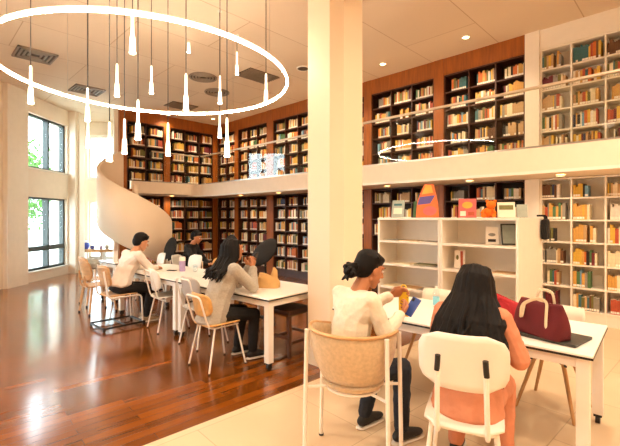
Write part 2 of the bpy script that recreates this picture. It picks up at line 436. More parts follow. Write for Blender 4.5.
# ------------------------------------------------------------------ bookcases and books
def rnd_book_color(): return random.choices(range(len(BOOKC)), BOOKW)[0]
slots = []     # (dist, origin Vector, dirAlong Vector, dirDepth, width, tall, deep, colour, info)
def ordw(n):
    return ['first', 'second', 'third', 'fourth', 'fifth', 'sixth', 'seventh', 'eighth', 'ninth', 'tenth', 'eleventh', 'twelfth', 'thirteenth',
            'fourteenth', 'fifteenth', 'sixteenth', 'seventeenth', 'eighteenth', 'nineteenth', 'twentieth', 'twenty-first', 'twenty-second'][n]
def bookcase(name, label, origin, along, L, nb_, zs, ztop, m, mback, depth=.29, info=None, plinth=.0, fill=(.7, .97), tagcat='bookcase'):
    """origin: front corner on the floor of the case; along: unit vector the case runs; zs: shelf heights"""
    along = Vector(along); dep = Vector((-along.y, along.x, 0))
    # depth must point away from the room centre
    if dep.dot(Vector(origin)-Vector((2, 4, 0))) < 0: dep = -dep
    t = thing(name, label, tagcat, origin)
    Mx = Matrix((along, dep, (0, 0, 1))).transposed().to_4x4()
    def part(nm, x0, x1, y0, y1, z0, z1, mm):
        bm = nb(); box(bm, x0, x1, y0, y1, z0, z1); tf(bm, bm.verts, Mx)
        bmesh.ops.recalc_face_normals(bm, faces=bm.faces[:])
        return obj(nm, bm, mm, t)
    zo = zs[-1]-.02-plinth
    th = .022
    part('back_panel', 0, L, depth-.012, depth, 0, ztop-origin[2], mback)
    part('side_panel', 0, th, 0, depth-.012, 0, ztop-origin[2], m); part('side_panel', L-th, L, 0, depth-.012, 0, ztop-origin[2], m)
    bw = L/nb_
    for i in range(1, nb_): part('divider', i*bw-th/2, i*bw+th/2, .003, depth-.012, 0, ztop-origin[2], m)
    part('top_panel', th, L-th, 0, depth-.012, ztop-origin[2]-th, ztop-origin[2], m)
    if zs[-1]-origin[2] > .05: part('plinth', th, L-th, .01, .03, 0, zs[-1]-origin[2]-.025, m)
    for z in zs: part('shelf', th, L-th, .002, depth-.012, z-.022-origin[2], z-origin[2], m)
    zz = [ztop] + zs
    for b in range(nb_):
        for r in range(len(zs)):
            H = zz[r]-zz[r+1]-.03
            x = b*bw+th/2+.008; x1 = (b+1)*bw-th/2-.006
            stop = x+(x1-x)*random.uniform(*fill)
            k = 0; base_h = H*random.uniform(.68, .82)
            run = rnd_book_color(); runn = random.choice((0, 0, 0, 4, 6))
            if random.random() < .25: x += random.uniform(.02, .08)
            while True:
                w = random.uniform(.016, .042)
                if x+w > stop: break
                hgt = min(H*.96, base_h*random.uniform(.82, 1.1)); dp = random.uniform(.13, .19)
                c = run if runn > 0 else rnd_book_color(); runn -= 1
                pos = Vector(origin)*1; pos.z = zz[r+1]
                lean = 0
                p = pos + along*(x+w/2) + dep*.03
                slots.append(dict(p=p, along=along, dep=dep, w=w, h=hgt, d=dp, c=c, row=r, bay=b, k=k, nb=nb_, case=info))
                k += 1; x += w+.0015
                if random.random() < .04: x += random.uniform(.02, .07)
    return t
UP = [3.87, 3.55, 3.23, 2.91, 2.59, 2.29]
LO = [1.865, 1.53, 1.195, .86, .525, .19]
xw, uw = 6.96, 11.03
groups = [(1.994, 3.365, 3), (3.564, 4.994, 3), (5.193, 6.623, 3), (6.82, 8.25, 3), (8.52, 9.88, 3), (10.06, 10.98, 2)]
gl = ['beside the white pilaster', 'second from the white pilaster', 'third from the white pilaster',
      'fourth from the white pilaster', 'fifth from the white pilaster', 'sixth from the white pilaster, in the corner']
for i, (a, b, n) in enumerate(groups):
    bookcase('wooden_bookcase', 'brown wooden gallery bookcase full of books, ' + gl[i], (xw, a, 2.27), (0, 1, 0), b-a, n, UP, 4.19, 'shelfwood', 'backwood', info=('wood', 'up', i))
    bookcase('wooden_bookcase', 'brown wooden ground floor bookcase full of books, ' + gl[i], (xw, a, 0), (0, 1, 0), b-a, n, LO, 2.165, 'shelfwood', 'backwood', info=('wood', 'low', i))
for i, (a, b, n) in enumerate([(4.14, 5.175, 2), (5.36, 6.79, 3)]):
    w = ['on the far wing nearer the curved stair', 'on the far wing meeting the inner corner'][i]
    bookcase('wooden_bookcase', 'brown wooden gallery bookcase ' + w, (b, uw, 2.27), (-1, 0, 0), b-a, n, UP, 4.19, 'shelfwood', 'backwood', info=('wing', 'up', i))
    bookcase('wooden_bookcase', 'brown wooden ground floor bookcase ' + w, (b, uw, 0), (-1, 0, 0), b-a, n, LO, 2.165, 'shelfwood', 'backwood', info=('wing', 'low', i))
bookcase('white_bookcase', 'white bookcase on the gallery beside the white pilaster', (xw, 1.778, 2.27), (0, -1, 0), 1.66, 4, UP, 4.19, 'white', 'white', info=('white', 'up', 0))
bookcase('white_bookcase', 'white ground floor bookcase below the gallery, beside the white pilaster', (xw, 1.778, 0), (0, -1, 0), 1.66, 4, LO, 2.165, 'white', 'white', info=('white', 'low', 0), fill=(.5, .9))
# pilasters and fascia boards
tn = 5
def trim(bm, m):
    global tn
    struct('trim_%d' % tn, bm, m); tn += 1
gaps = [(groups[i][1]+.002, groups[i+1][0]-.002) for i in range(5)]
for a, b in gaps:
    trim(B(xw-.02, 7.26, a, b, 2.27, CZ), 'wood'); trim(B(xw-.02, 7.26, a, b, 0, 2.168), 'wood')
trim(B(xw-.03, 7.26, 1.782, 1.99, 2.27, CZ), 'white'); trim(B(xw-.03, 7.26, 1.782, 1.99, 0, 2.168), 'white')
trim(B(xw-.01, 7.26, 1.994, 11.03, 4.192, CZ), 'wood'); trim(B(4.12, xw-.012, uw-.01, 11.33, 4.192, CZ), 'wood')
trim(B(xw-.01, 7.26, -3, 1.778, 4.192, CZ), 'white')
trim(B(xw-.01, 7.26, -3, .115, 2.27, 4.19), 'white'); trim(B(xw-.01, 7.26, -3, .115, 0, 2.168), 'white')
for a, b in ((5.178, 5.357), (6.793, 6.958)):
    trim(B(a, b, uw-.02, 11.33, 2.27, 4.19), 'wood'); trim(B(a, b, uw-.02, 11.33, 0, 2.168), 'wood')

def book_mesh(bm, w, h, d, c, pg, st, mtx):
    # covers, spine and page block; +y is the depth direction, spine at y = 0
    box(bm, -w/2, w/2, 0, .004, 0, h, .0012, c, mtx)
    box(bm, -w/2, -w/2+.0025, .004, d, 0, h, 0, c, mtx); box(bm, w/2-.0025, w/2, .004, d, 0, h, 0, c, mtx)
    box(bm, -w/2+.0025, w/2-.0025, .004, d-.004, .004, h-.005, 0, pg, mtx)
    if st is not None: box(bm, -w/2+.001, w/2-.001, -.0006, .0005, .012, .042, 0, st, mtx)
def view(p):
    Y = p.x*VX+p.y*VY; X = p.x*VY-p.y*VX
    if Y < .5: return None
    return 310+395*X/Y, 217-395*(p.z-HC)/Y, Y
def shows(s):
    v = view(s['p']+Vector((0, 0, s['h']/2)))
    if not v: return False
    x, y, Y = v
    if not (2 < x < 618 and 2 < y < 444): return False
    if 303 < x < 371: return False                                    # the column
    z = s['p'].z
    if s['case'][1] == 'up' and z < 2.58: return False                # behind the parapet
    if s['case'][1] == 'low':
        if x < 545 and y > 215 and x > 372: return False              # behind the low shelf unit
        if y > 302 and x > 372: return False
        if z > 1.8 and s['case'][0] != 'white' and y < 180: return False
    return True
slots.sort(key=lambda s: (not shows(s), -(s['h']*s['w']/((s['p']-Vector((0, 0, HC))).length**2)) if False else (s['p']-Vector((0, 0, HC))).length))
cnt = 0; rest = nb(); restmats = ['book_'+n for n, _ in BOOKC] + ['paper', 'sticker']
rowcount = {}
for s in slots:
    key = (s['case'], s['bay'], s['row'])
bay_words = {'white': ['first', 'second', 'third', 'fourth'], 'wood': ['first', 'second', 'third'], 'wing': ['first', 'second', 'third']}
for s in slots:
    cn, cc_ = BOOKC[s['c']]
    mtx = Matrix((s['along'], s['dep'], (0, 0, 1))).transposed().to_4x4()
    if shows(s) and cnt < 300:
        cnt += 1
        bm = nb(); book_mesh(bm, s['w'], s['h'], s['d'], 0, 1, 2 if random.random() < .75 else None, mtx)
        bmesh.ops.recalc_face_normals(bm, faces=bm.faces[:])
        o = obj('book', bm, ['book_'+cn, 'paper', 'sticker'], loc=s['p'])
        k, lv, gi = s['case']
        shelf = ['top', 'second', 'third', 'fourth', 'fifth', 'sixth'][s['row']]
        place = {'white': 'white', 'wood': ['nearer wooden', 'second wooden', 'third wooden', 'fourth wooden', 'fifth wooden', 'sixth wooden'][gi], 'wing': 'wing'}[k] + (' gallery bookcase' if lv == 'up' else ' ground-floor bookcase')
        lab = '%s book, %s from the pilaster in %s bay, %s shelf, %s' % (cn, ordw(s['k']), bay_words[k][s['bay']], shelf, place)
        tagset(o, lab, 'book', 'books on the wall bookcases')
    else:
        m2 = Matrix.Translation(s['p']) @ mtx
        bmx = rest
        n0 = len(bmx.faces)
        for (x0, x1, y0, y1, z0, z1, mi) in ((-s['w']/2, s['w']/2, 0, s['d'], 0, s['h'], s['c']), (-s['w']/2+.002, s['w']/2-.002, -.001, .0, .012, .042, len(BOOKC)+1)):
            vs = [bmx.verts.new(m2 @ Vector(q)) for q in ((x0, y0, z0), (x1, y0, z0), (x1, y1, z0), (x0, y1, z0), (x0, y0, z1), (x1, y0, z1), (x1, y1, z1), (x0, y1, z1))]
            for qi, q in enumerate(((0, 1, 5, 4), (3, 2, 1, 0), (4, 5, 6, 7), (1, 2, 6, 5), (2, 3, 7, 6), (3, 0, 4, 7))):
                f = bmx.faces.new([vs[i] for i in q])
                f.material_index = len(BOOKC) if (qi == 2 and mi < len(BOOKC)) else mi
bmesh.ops.recalc_face_normals(rest, faces=rest.faces[:])
tagset(obj('books', rest, restmats), 'rows of mixed books filling the farther brown wooden bookcases on both levels', 'books', kind='stuff')

# ------------------------------------------------------------------ ring light and pendants
RC = W(-1.95, 4.95); RZ = 3.29; RR = 1.66
t = thing('ring_light', 'large glowing ring light hanging below the ceiling around the pendant lamps', 'ring light', (RC.x, RC.y, RZ))
bm = nb(); tube(bm, [(RR*math.cos(a), RR*math.sin(a), 0) for a in [2*math.pi*k/120 for k in range(120)]], .0125, 10, True); obj('led_tube', bm, 'led', t, smooth=True)
bm = nb(); tube(bm, [(RR*math.cos(a), RR*math.sin(a), .03) for a in [2*math.pi*k/120 for k in range(120)]], .008, 8, True); obj('ring_housing', bm, 'frame_white', t, smooth=True)
for k in range(4):
    a = R(20+90*k); bm = nb(); cone(bm, (RR*math.cos(a), RR*math.sin(a), .03), (RR*math.cos(a), RR*math.sin(a), CZ-RZ), .002, seg=6); obj('suspension_wire', bm, 'metal', t)
LL = .37
lathe_bm = nb(); lathe(lathe_bm, [(.006, LL), (.011, LL-.012), (.0135, .175), (.0145, .165), (.0215, .145), (.0225, .12), (.0265, .03), (.027, .012)], seg=18)
me_body = bpy.data.meshes.new('lamp_body'); lathe_bm.to_mesh(me_body); lathe_bm.free(); me_body.materials.append(M['lamp'])
lb = nb(); lathe(lb, [(.0265, .012), (.027, .004), (.022, 0)], seg=18); me_tip = bpy.data.meshes.new('lamp_tip'); lb.to_mesh(me_tip); lb.free(); me_tip.materials.append(M['lamp_tip'])
pend = [(30.7, 66, 104), (87.5, 88, 121.5), (117, 64, 97), (132.5, 12, 54), (151.4, 66, 94), (138, 100, 140), (124.5, 119, 154), (109.5, 122, 161.5), (88, 118, 148),
        (186, 74, 111), (188.7, 31, 53), (237, 52, 75), (220, 76, 104), (266, 74, 103.5), (219.7, 112, 138), (227, 118, 157), (168, 123, 156)]
pl = ['hanging alone nearest the side window wall', 'hanging before the square ceiling diffuser', 'hanging short, high between diffuser and wall of books', 'hanging highest of all and largest, near arc of the ring',
      'short-cord, alone above the far book wall', 'hanging before the top shelf of the far wing', 'slim, hanging over the top of the curved stair', 'hanging before the far bright window, lowest there', 'faint, hanging before the far bright window, higher one',
      'large, hanging in the middle of the ring before the ceiling', 'small, hanging just below the near edge of the ring', 'tiny, hanging below the near arc of the ring', 'small, hanging before the round ceiling vent',
      'hanging alone at the column end of the ring', 'slim, hanging before the inner corner of the gallery', 'hanging lowest before the gallery corner glass', 'hanging low before the wing handrail']
for (px, y0, y1), w in zip(pend, pl):
    Y = 395*LL/(y1-y0); X = (px-310)/395*Y; z = HC+(217-y1)*Y/395
    q = W(X, Y)
    t = thing('pendant_lamp', 'slender white tube pendant lamp, ' + w, 'pendant lamp', (q.x, q.y, z), 0, 'slender pendant lamps inside the ring')
    bm = nb(); cone(bm, (0, 0, LL-.005), (0, 0, CZ-z-.01), .0045, seg=6); obj('cord', bm, 'cord', t)
    obj('lamp_shade', me_body.copy(), [], t); obj('light_tip', me_tip.copy(), [], t)
    bm = nb(); lathe(bm, [(.03, CZ-z), (.03, CZ-z-.012), (.012, CZ-z-.02)][::-1], seg=16); obj('ceiling_cap', bm, 'frame_white', t)

# ceiling fittings
def at_ceiling(px, py, z=CZ):
    Y = 395*(z-HC)/(217-py); return W((px-310)/395*Y, Y)
def square_vent(px, py, label, s):
    q = at_ceiling(px, py); t = thing('ceiling_vent', label, 'ceiling vent', (q.x, q.y, CZ-.03))
    bm = nb()
    for k in range(4):
        a = s/2-k*s*.11
        for x0, x1, y0, y1 in ((-a, a, -a, -a+.03), (-a, a, a-.03, a), (-a, -a+.03, -a, a), (a-.03, a, -a, a)): box(bm, x0, x1, y0, y1, 0+k*.004, .03)
    obj('vent_frame', bm, 'vent', t); obj('vent_backing', B(-s/2+.01, s/2-.01, -s/2+.01, s/2-.01, .022, .029), 'vent_dark', t)
def round_vent(px, py, label, r):
    q = at_ceiling(px, py); t = thing('ceiling_vent', label, 'ceiling vent', (q.x, q.y, CZ-.03))
    bm = nb()
    for k in range(4):
        rr = r*(1-k*.23); tube(bm, [(rr*math.cos(a), rr*math.sin(a), .015) for a in [2*math.pi*i/28 for i in range(28)]], .018, 8, True)
    obj('vent_ring', bm, 'vent', t, smooth=True)
    bm = nb(); lathe(bm, [(r*.95, .02), (r*.95, .029)], seg=28); obj('vent_backing', bm, 'vent_dark', t)
def grille(px, py, label, w, d):
    q = at_ceiling(px, py); t = thing('ceiling_grille', label, 'ceiling vent', (q.x, q.y, CZ-.03))
    obj('grille_backing', B(-w/2, w/2, -d/2, d/2, .02, .029), 'vent_dark', t)
    bm = nb()
    for k in range(9): box(bm, -w/2, w/2, -d/2+d*k/9, -d/2+d*k/9+.012, 0, .02)
    obj('grille_slats', bm, 'vent', t)
square_vent(87, 90, 'square white ceiling diffuser near the side windows', .62)
square_vent(35, 55, 'square ceiling diffuser highest above the side window', .6)
round_vent(203, 77, 'round ceiling vent within the ring, nearer of two', .27)
round_vent(217, 92, 'round ceiling vent within the ring, farther of two', .27)
grille(257, 76, 'dark rectangular ceiling grille behind the column end of the ring', .75, .55)
grille(181, 106, 'dark rectangular ceiling grille above the far gallery corner', .7, .55)
q = at_ceiling(303, 68); t = thing('ceiling_speaker', 'small round ceiling speaker beside the column top', 'speaker', (q.x, q.y, CZ-.03))
bm = nb(); lathe(bm, [(.06, 0), (.11, .01), (.11, .029)], seg=24); obj('speaker_grille', bm, 'vent_dark', t)
bm = nb(); tube(bm, [(.12*math.cos(a), .12*math.sin(a), .015) for a in [2*math.pi*i/24 for i in range(24)]], .014, 8, True); obj('speaker_rim', bm, 'frame_white', t)

# ------------------------------------------------------------------ lights
def area(x, y, z, s, p, col=(1, .80, .58), rot=(0, 0, 0), s2=None):
    l = bpy.data.lights.new('ceiling_panel_light', 'AREA'); l.energy = p; l.size = s; l.color = col
    if s2: l.shape = 'RECTANGLE'; l.size_y = s2
    o = bpy.data.objects.new('ceiling_panel_light', l); COL.objects.link(o); o.location = (x, y, z); o.rotation_euler = rot
    return o
def spot(x, y, z, p, ang=120, col=(1, .80, .56), r=.08):
    l = bpy.data.lights.new('downlight_and_fill_lamp', 'SPOT'); l.energy = p; l.spot_size = R(ang); l.spot_blend = .8; l.color = col; l.shadow_soft_size = r
    o = bpy.data.objects.new('downlight_and_fill_lamp', l); COL.objects.link(o); o.location = (x, y, z); return o
FILLP = 150  # power of the added fill spots: no fixtures, unseen above the view
for i, (X, Y) in enumerate(((-5.2, 4.6), (-4.4, 2.2), (-2.0, 3.0), (-1.4, .2), (2.3, 3.4), (1.4, .9), (3.7, 2.6), (3.6, .8), (-3.6, -.8), (.4, -1.4))):
    q = W(X, Y); spot(q.x, q.y, CZ-.03, FILLP*(.3 if i < 2 else 1.05), 165, (1, .80, .59), .16)
def downlight(x, y, z, p, label, ang=130):
    t = thing('downlight', label, 'downlight', (x, y, z-.02), 0, 'small recessed downlights')
    bm = nb(); tube(bm, [(.06*math.cos(a), .06*math.sin(a), .01) for a in [2*math.pi*i/20 for i in range(20)]], .01, 6, True); obj('rim', bm, 'frame_white', t)
    bm = nb(); lathe(bm, [(.052, .012), (.052, .018)], seg=20); obj('lens', bm, 'down', t)
    spot(x, y, z-.04, p, ang)
for i, y in enumerate((2.7, 4.3, 5.9, 7.5, 9.1, 10.3)):
    downlight(6.35, y, CZ, 75, 'small recessed downlight over the gallery walkway, %s counted from the white pilaster' % ordw(i))
for i, y in enumerate((.3, 1.4, 2.7, 4.3, 5.9, 7.5, 9.1)):
    downlight(6.5, y, 2.17, 16, 'small recessed downlight under the gallery, %s counted from the near end' % ordw(i), 150)
downlight(5.2, 10.8, CZ, 45, 'small recessed downlight over the far gallery wing')
downlight(5.3, 10.78, 2.17, 14, 'small recessed downlight under the far gallery wing', 150)

# ------------------------------------------------------------------ curved stair
SC = W(-3.95, 8.95); SR = .78
t = thing('spiral_staircase', 'cream spiral staircase with a solid curved parapet climbing to the gallery', 'staircase', (SC.x, SC.y, 0), YAW)
def zt(phi): return HC + .93*((2.95-.0076*(phi-180))-HC)
bm = nb(); N = 72; a0, a1 = 136, 418
prev = None
for i in range(N+1):
    ph = a0+(a1-a0)*i/N; c, s = math.cos(R(ph)), math.sin(R(ph)); z1 = zt(ph); z0 = max(0, z1-1.2)
    ring = [bm.verts.new((r*c, r*s, z)) for r, z in ((SR, z0), (SR, z1-.015), (SR-.015, z1), (SR-.065, z1), (SR-.08, z1-.015), (SR-.08, z0))]
    if prev:
        for k in range(6):
            f = bm.faces.new((prev[k], prev[(k+1) % 6], ring[(k+1) % 6], ring[k])); f.smooth = k in (0, 4)
    else: bm.faces.new(ring[::-1])
    prev = ring
bm.faces.new(prev); bmesh.ops.recalc_face_normals(bm, faces=bm.faces[:])
obj('parapet', bm, 'stairwhite', t)
bm = nb(); cone(bm, (0, 0, 0), (0, 0, 2.3), .07, seg=20); obj('newel_post', bm, 'stairwhite', t, smooth=True)
for i in range(13):
    ph = a1-6-i*(a1-a0-12)/13; z = .17*(i+1)
    bm = nb(); pts = [(.07*math.cos(R(ph)), .07*math.sin(R(ph)))] + [((SR-.082)*math.cos(R(ph-q)), (SR-.082)*math.sin(R(ph-q))) for q in (0, 7, 14, 21, 27)] + [(.07*math.cos(R(ph-27)), .07*math.sin(R(ph-27)))]
    prism(bm, pts, z-.05, z); obj('tread', bm, 'wood', t)

# ------------------------------------------------------------------ tables
def table(label, x, y, rot, L, Wd, group='white work tables'):
    t = thing('work_table', label, 'table', (x, y, 0), rot, group)       # local x: depth, local y: length
    bm = nb(); box(bm, -Wd/2, Wd/2, -L/2, L/2, .728, .742, .003); obj('tabletop', bm, 'table', t)
    bm = nb(); box(bm, -Wd/2-.001, Wd/2+.001, -L/2-.001, L/2+.001, .714, .728, .002); obj('edge_band', bm, 'edge', t)
    f = nb(); i = .03
    for x0, x1, y0, y1 in ((-Wd/2+i, -Wd/2+i+.04, -L/2+.09, L/2-.09), (Wd/2-i-.04, Wd/2-i, -L/2+.09, L/2-.09), (-Wd/2+.09, Wd/2-.09, -L/2+i, -L/2+i+.04), (-Wd/2+.09, Wd/2-.09, L/2-i-.04, L/2-i)):
        box(f, x0, x1, y0, y1, .65, .714)
    obj('apron', f, 'frame_white', t)
    for sx in (-1, 1):
        for sy in (-1, 1):
            cx, cy = sx*(Wd/2-.055), sy*(L/2-.055)
            bm = nb(); box(bm, cx-.035, cx+.035, cy-.035, cy+.035, .075, .714, .004); l = obj('leg', bm, 'frame_white', t)
            bm = nb(); cone(bm, (cx, cy-.014, .032), (cx, cy+.014, .032), .032, seg=16); box(bm, cx-.026, cx+.026, cy-.026, cy+.026, .055, .076); obj('caster', bm, 'black', l)
    return t
TR = R(3.2)
TA = table('white table with black edge in front, holding the maroon tote bag', 3.24, 1.45, TR, 1.96, .9)
TB = table('white table with black edge holding the tan bag, at the column', 2.94, 4.0, TR, 1.78, .9)
TC = table('white table with black edge where the man in the white shirt works', 2.84, 5.8, TR, 1.78, .9)
TD = table('small white table at the far end near the side window', 2.86, 7.82, TR, .72, .6)

# ------------------------------------------------------------------ chairs
def leg_set(t, m, tops, feet, r=.011, name='leg', cap='black'):
    for a, b in zip(tops, feet):
        bm = nb(); tube(bm, [a, b], r, 10); l = obj(name, bm, m, t, smooth=True)
        bm = nb(); cone(bm, (b[0], b[1], 0), (b[0], b[1], .016), r*1.25, seg=10); obj('foot_cap', bm, cap, l)
def panel_chair(label, back, seat, loc, rot, bz=(.62, .86), bw=.42, hoop=True, group='metal framed chairs', sh=.45, r=.01, bracket=False):
    """chair facing +x: steel tube frame, moulded seat and back panels"""
    t = thing('metal_frame_chair', label, 'chair', (loc[0], loc[1], 0), rot, group)
    bm = nb(); bent_panel(bm, .40, .40, .07, .014, Matrix.Translation((0, 0, sh)) @ Matrix.Rotation(R(90), 4, 'Z') , .018); obj('seat', bm, seat, t)
    leg_set(t, 'frame_white', [(.14, .15, sh-.012), (.14, -.15, sh-.012), (-.13, .16, sh-.012), (-.13, -.16, sh-.012)],
            [(.22, .2, .012), (.22, -.2, .012), (-.22, .2, .012), (-.22, -.2, .012)], r)
    bm = nb(); tube(bm, fillet([(.16, .15, sh-.014), (-.15, .16, sh-.014), (-.15, -.16, sh-.014), (.16, -.15, sh-.014)], .05) , r*.9, 8)
    tube(bm, [(.15, .15, sh-.014), (.15, -.15, sh-.014)], r*.9, 8); obj('seat_frame', bm, 'frame_white', t, smooth=True)
    zc = (bz[0]+bz[1])/2; hh = bz[1]-bz[0]
    Mb = Matrix.Translation((-.235, 0, zc)) @ Matrix.Rotation(R(-10), 4, 'Y') @ Matrix((( 0, 0, 1, 0), (1, 0, 0, 0), (0, 1, 0, 0), (0, 0, 0, 1)))
    bm = nb(); bent_panel(bm, bw, hh, min(.10, hh*.38), .013, Mb, .05); obj('backrest', bm, back, t)
    if hoop:
        bm = nb()
        w = bw/2-.05; xo = -.262
        tube(bm, fillet([(-.13, w, sh-.014), (-.2, w, sh+.02), (xo-.03, w, bz[1]-.02), (xo-.03, -w, bz[1]-.02), (-.2, -w, sh+.02), (-.13, -w, sh-.014)], .05), r, 8)
        obj('back_frame', bm, 'frame_white', t, smooth=True)
    else:
        ups = []
        for s in (-1, 1):
            bm = nb(); tube(bm, fillet([(-.13, s*.12, sh-.014), (-.225, s*.12, sh-.01), (-.262, s*.115, bz[0]+.02), (-.268, s*.11, zc+.03)], .04), r, 8)
            ups.append(obj('back_upright', bm, 'frame_white', t, smooth=True))
    if bracket:
        for s in (-1, 1):
            bm = nb(); tube(bm, [(-.27, s*.1155, zc-.035), (-.273, s*.112, zc+.01), (-.276, s*.11, zc+.045)], .014, 10); obj('back_bracket', bm, 'black', ups[0 if s < 0 else 1], smooth=True)
    return t
# front row
PCR = R(20)
panel_chair('white panel-back chair with black brackets under the woman in the salmon top', 'frame_white', 'frame_white', (2.17, .93), PCR, bz=(.68, .98), bw=.44, hoop=False, sh=.47, r=.013, bracket=True)
panel_chair('white framed chair with honey plywood back under the woman in grey', 'ply', 'ply', (2.31, 3.66), R(0), bz=(.55, .79), bw=.38)
panel_chair('white framed chair with pale grey back behind the grey cardigan woman', 'grey_pad', 'grey_pad', (2.58, 4.4), R(3), bz=(.58, .85), bw=.40)
panel_chair('empty white wire framed chair between the man and the grey backed chair', 'frame_white', 'frame_white', (2.58, 5.36), R(-4), bz=(.55, .86), bw=.36)
panel_chair('white chair on the far side, nearest the curved stair', 'frame_white', 'frame_white', (3.2, 7.36), R(172), bz=(.6, .88), bw=.40, hoop=False)
panel_chair('white chair on the far side beside the lilac bottle', 'frame_white', 'frame_white', (3.46, 6.5), R(185), bz=(.6, .88), bw=.40, hoop=False)
panel_chair('honey plywood backed chair on the far side of the table', 'ply', 'ply', (3.66, 6.05), R(182), bz=(.58, .84), bw=.38, hoop=False)

def wood_chair(label, loc, rot):
    t = thing('wooden_chair', label, 'chair', (loc[0], loc[1], 0), rot, 'pale wooden chairs by the window')
    g = [[(-.2+.4*i/8, (-.21+.42*j/8), .445+.02*((j/4-1)**2)) for j in range(9)] for i in range(9)]
    bm = nb(); sheet(bm, g, .014); obj('seat', bm, 'palewood', t)
    Mb = Matrix.Translation((-.24, 0, .70)) @ Matrix.Rotation(R(-12), 4, 'Y') @ Matrix(((0, 0, 1, 0), (1, 0, 0, 0), (0, 1, 0, 0), (0, 0, 0, 1)))
    bm = nb(); bent_panel(bm, .40, .34, .1, .013, Mb, .06); obj('backrest', bm, 'palewood', t)
    for sx, sy in ((1, 1), (1, -1), (-1, 1), (-1, -1)):
        bm = nb(); cone(bm, (sx*.15, sy*.15, .435), (sx*.21, sy*.2, 0.02), .019, .013); l = obj('leg', bm, 'palewood', t, smooth=True)
        bm = nb(); cone(bm, (sx*.21, sy*.2, .03), (sx*.213, sy*.203, 0), .018, .016); obj('foot_cap', bm, 'black', l)
    for s in (-1, 1):
        bm = nb(); tube(bm, fillet([(-.08, s*.1, .43), (-.22, s*.1, .45), (-.25, s*.1, .62)], .05), .014, 8); obj('back_upright', bm, 'palewood', t, smooth=True)
wood_chair('pale wooden chair standing nearest the side window', (2.2, 7.1), R(5))
wood_chair('pale wooden chair behind, at the small far table', (2.38, 7.78), R(0))

# man's chair on a dark floor frame
t = thing('cantilever_chair', 'wooden backed chair on a dark castered floor frame under the white shirted man', 'chair', (2.14, 6.0, 0), R(2))
bm = nb(); bent_panel(bm, .42, .42, .07, .016, Matrix.Translation((0, 0, .45)) @ Matrix.Rotation(R(90), 4, 'Z'), .012); obj('seat', bm, 'palewood', t)
Mb = Matrix.Translation((-.25, 0, .74)) @ Matrix.Rotation(R(-10), 4, 'Y') @ Matrix(((0, 0, 1, 0), (1, 0, 0, 0), (0, 1, 0, 0), (0, 0, 0, 1)))
bm = nb(); bent_panel(bm, .42, .30, .06, .014, Mb, .05); obj('backrest', bm, 'palewood', t)
for s in (-1, 1):
    bm = nb(); tube(bm, fillet([(-.27, s*.17, .82), (-.22, s*.2, .44), (.24, s*.2, .44), (.26, s*.2, .035)], .06), .012, 10); obj('side_frame', bm, 'frame_white', t, smooth=True)
bm = nb(); tube(bm, fillet([(.28, -.23, .045), (-.3, -.25, .045), (-.3, .25, .045), (.28, .23, .045)], .05), .015, 8); tube(bm, [(.26, -.22, .045), (.26, .22, .045)], .015, 8); tube(bm, [(0, -.24, .045), (0, .24, .045)], .012, 8)
fb = obj('floor_frame', bm, 'black', t, smooth=True)
for x, y in ((.27, .22), (.27, -.22), (-.29, .24), (-.29, -.24)):
    bm = nb(); cone(bm, (x, y-.012, .02), (x, y+.012, .02), .02, seg=14); obj('caster', bm, 'black', fb)

# felt tub chair of the woman in cream
t = thing('tub_chair', 'beige felt tub chair with white metal legs under the woman in cream', 'chair', (2.05, 1.62, 0), R(20))
def tub(th, k):                      # k 0 bottom .. 1 rim
    e = 1-max(0, 1-k)**2.2
    rx, ry = .19+.08*e, .20+.085*e
    z = .535 + k*(.315-.07*max(0, math.cos(th)))   # th = pi at the back
    return (-.005+rx*math.cos(th), ry*math.sin(th), z)
ths = [R(52+(308-52)*i/40) for i in range(41)]
bm = nb(); sheet(bm, [[tub(a, k/8) for a in ths] for k in range(9)], .018); obj('shell', bm, 'felt', t)
bm = nb(); tube(bm, [tub(a, 1.01) for a in ths], .011, 10); obj('rim', bm, 'palewood', t, smooth=True)
bm = nb(); lathe(bm, [(.15, .48), (.195, .495), (.205, .52), (.18, .53), (.0, .535)][:-1], seg=32); obj('seat', bm, 'felt', t, smooth=True)
for a in (62, 122, 238, 298):
    p = tub(R(a), .98); d = Vector((p[0], p[1], 0)).normalized(); q = Vector((p[0]*1.14, p[1]*1.14, .012))
    bm = nb(); tube(bm, [Vector(p)+d*.024, q], .014, 10); l = obj('leg', bm, 'frame_white', t, smooth=True)
    bm = nb(); cone(bm, (q.x, q.y, 0), (q.x, q.y, .015), .018, seg=12); obj('foot_cap', bm, 'black', l)
bm = nb(); tube(bm, [(.17*math.cos(a), .17*math.sin(a), .47) for a in [2*math.pi*i/24 for i in range(24)]], .011, 8, True)
for a in (62, 122, 238, 298): tube(bm, [(.165*math.cos(R(a)), .165*math.sin(R(a)), .47), (.287*math.cos(R(a)), .3*math.sin(R(a)), .47)], .01, 8)
obj('seat_frame', bm, 'frame_white', t, smooth=True)

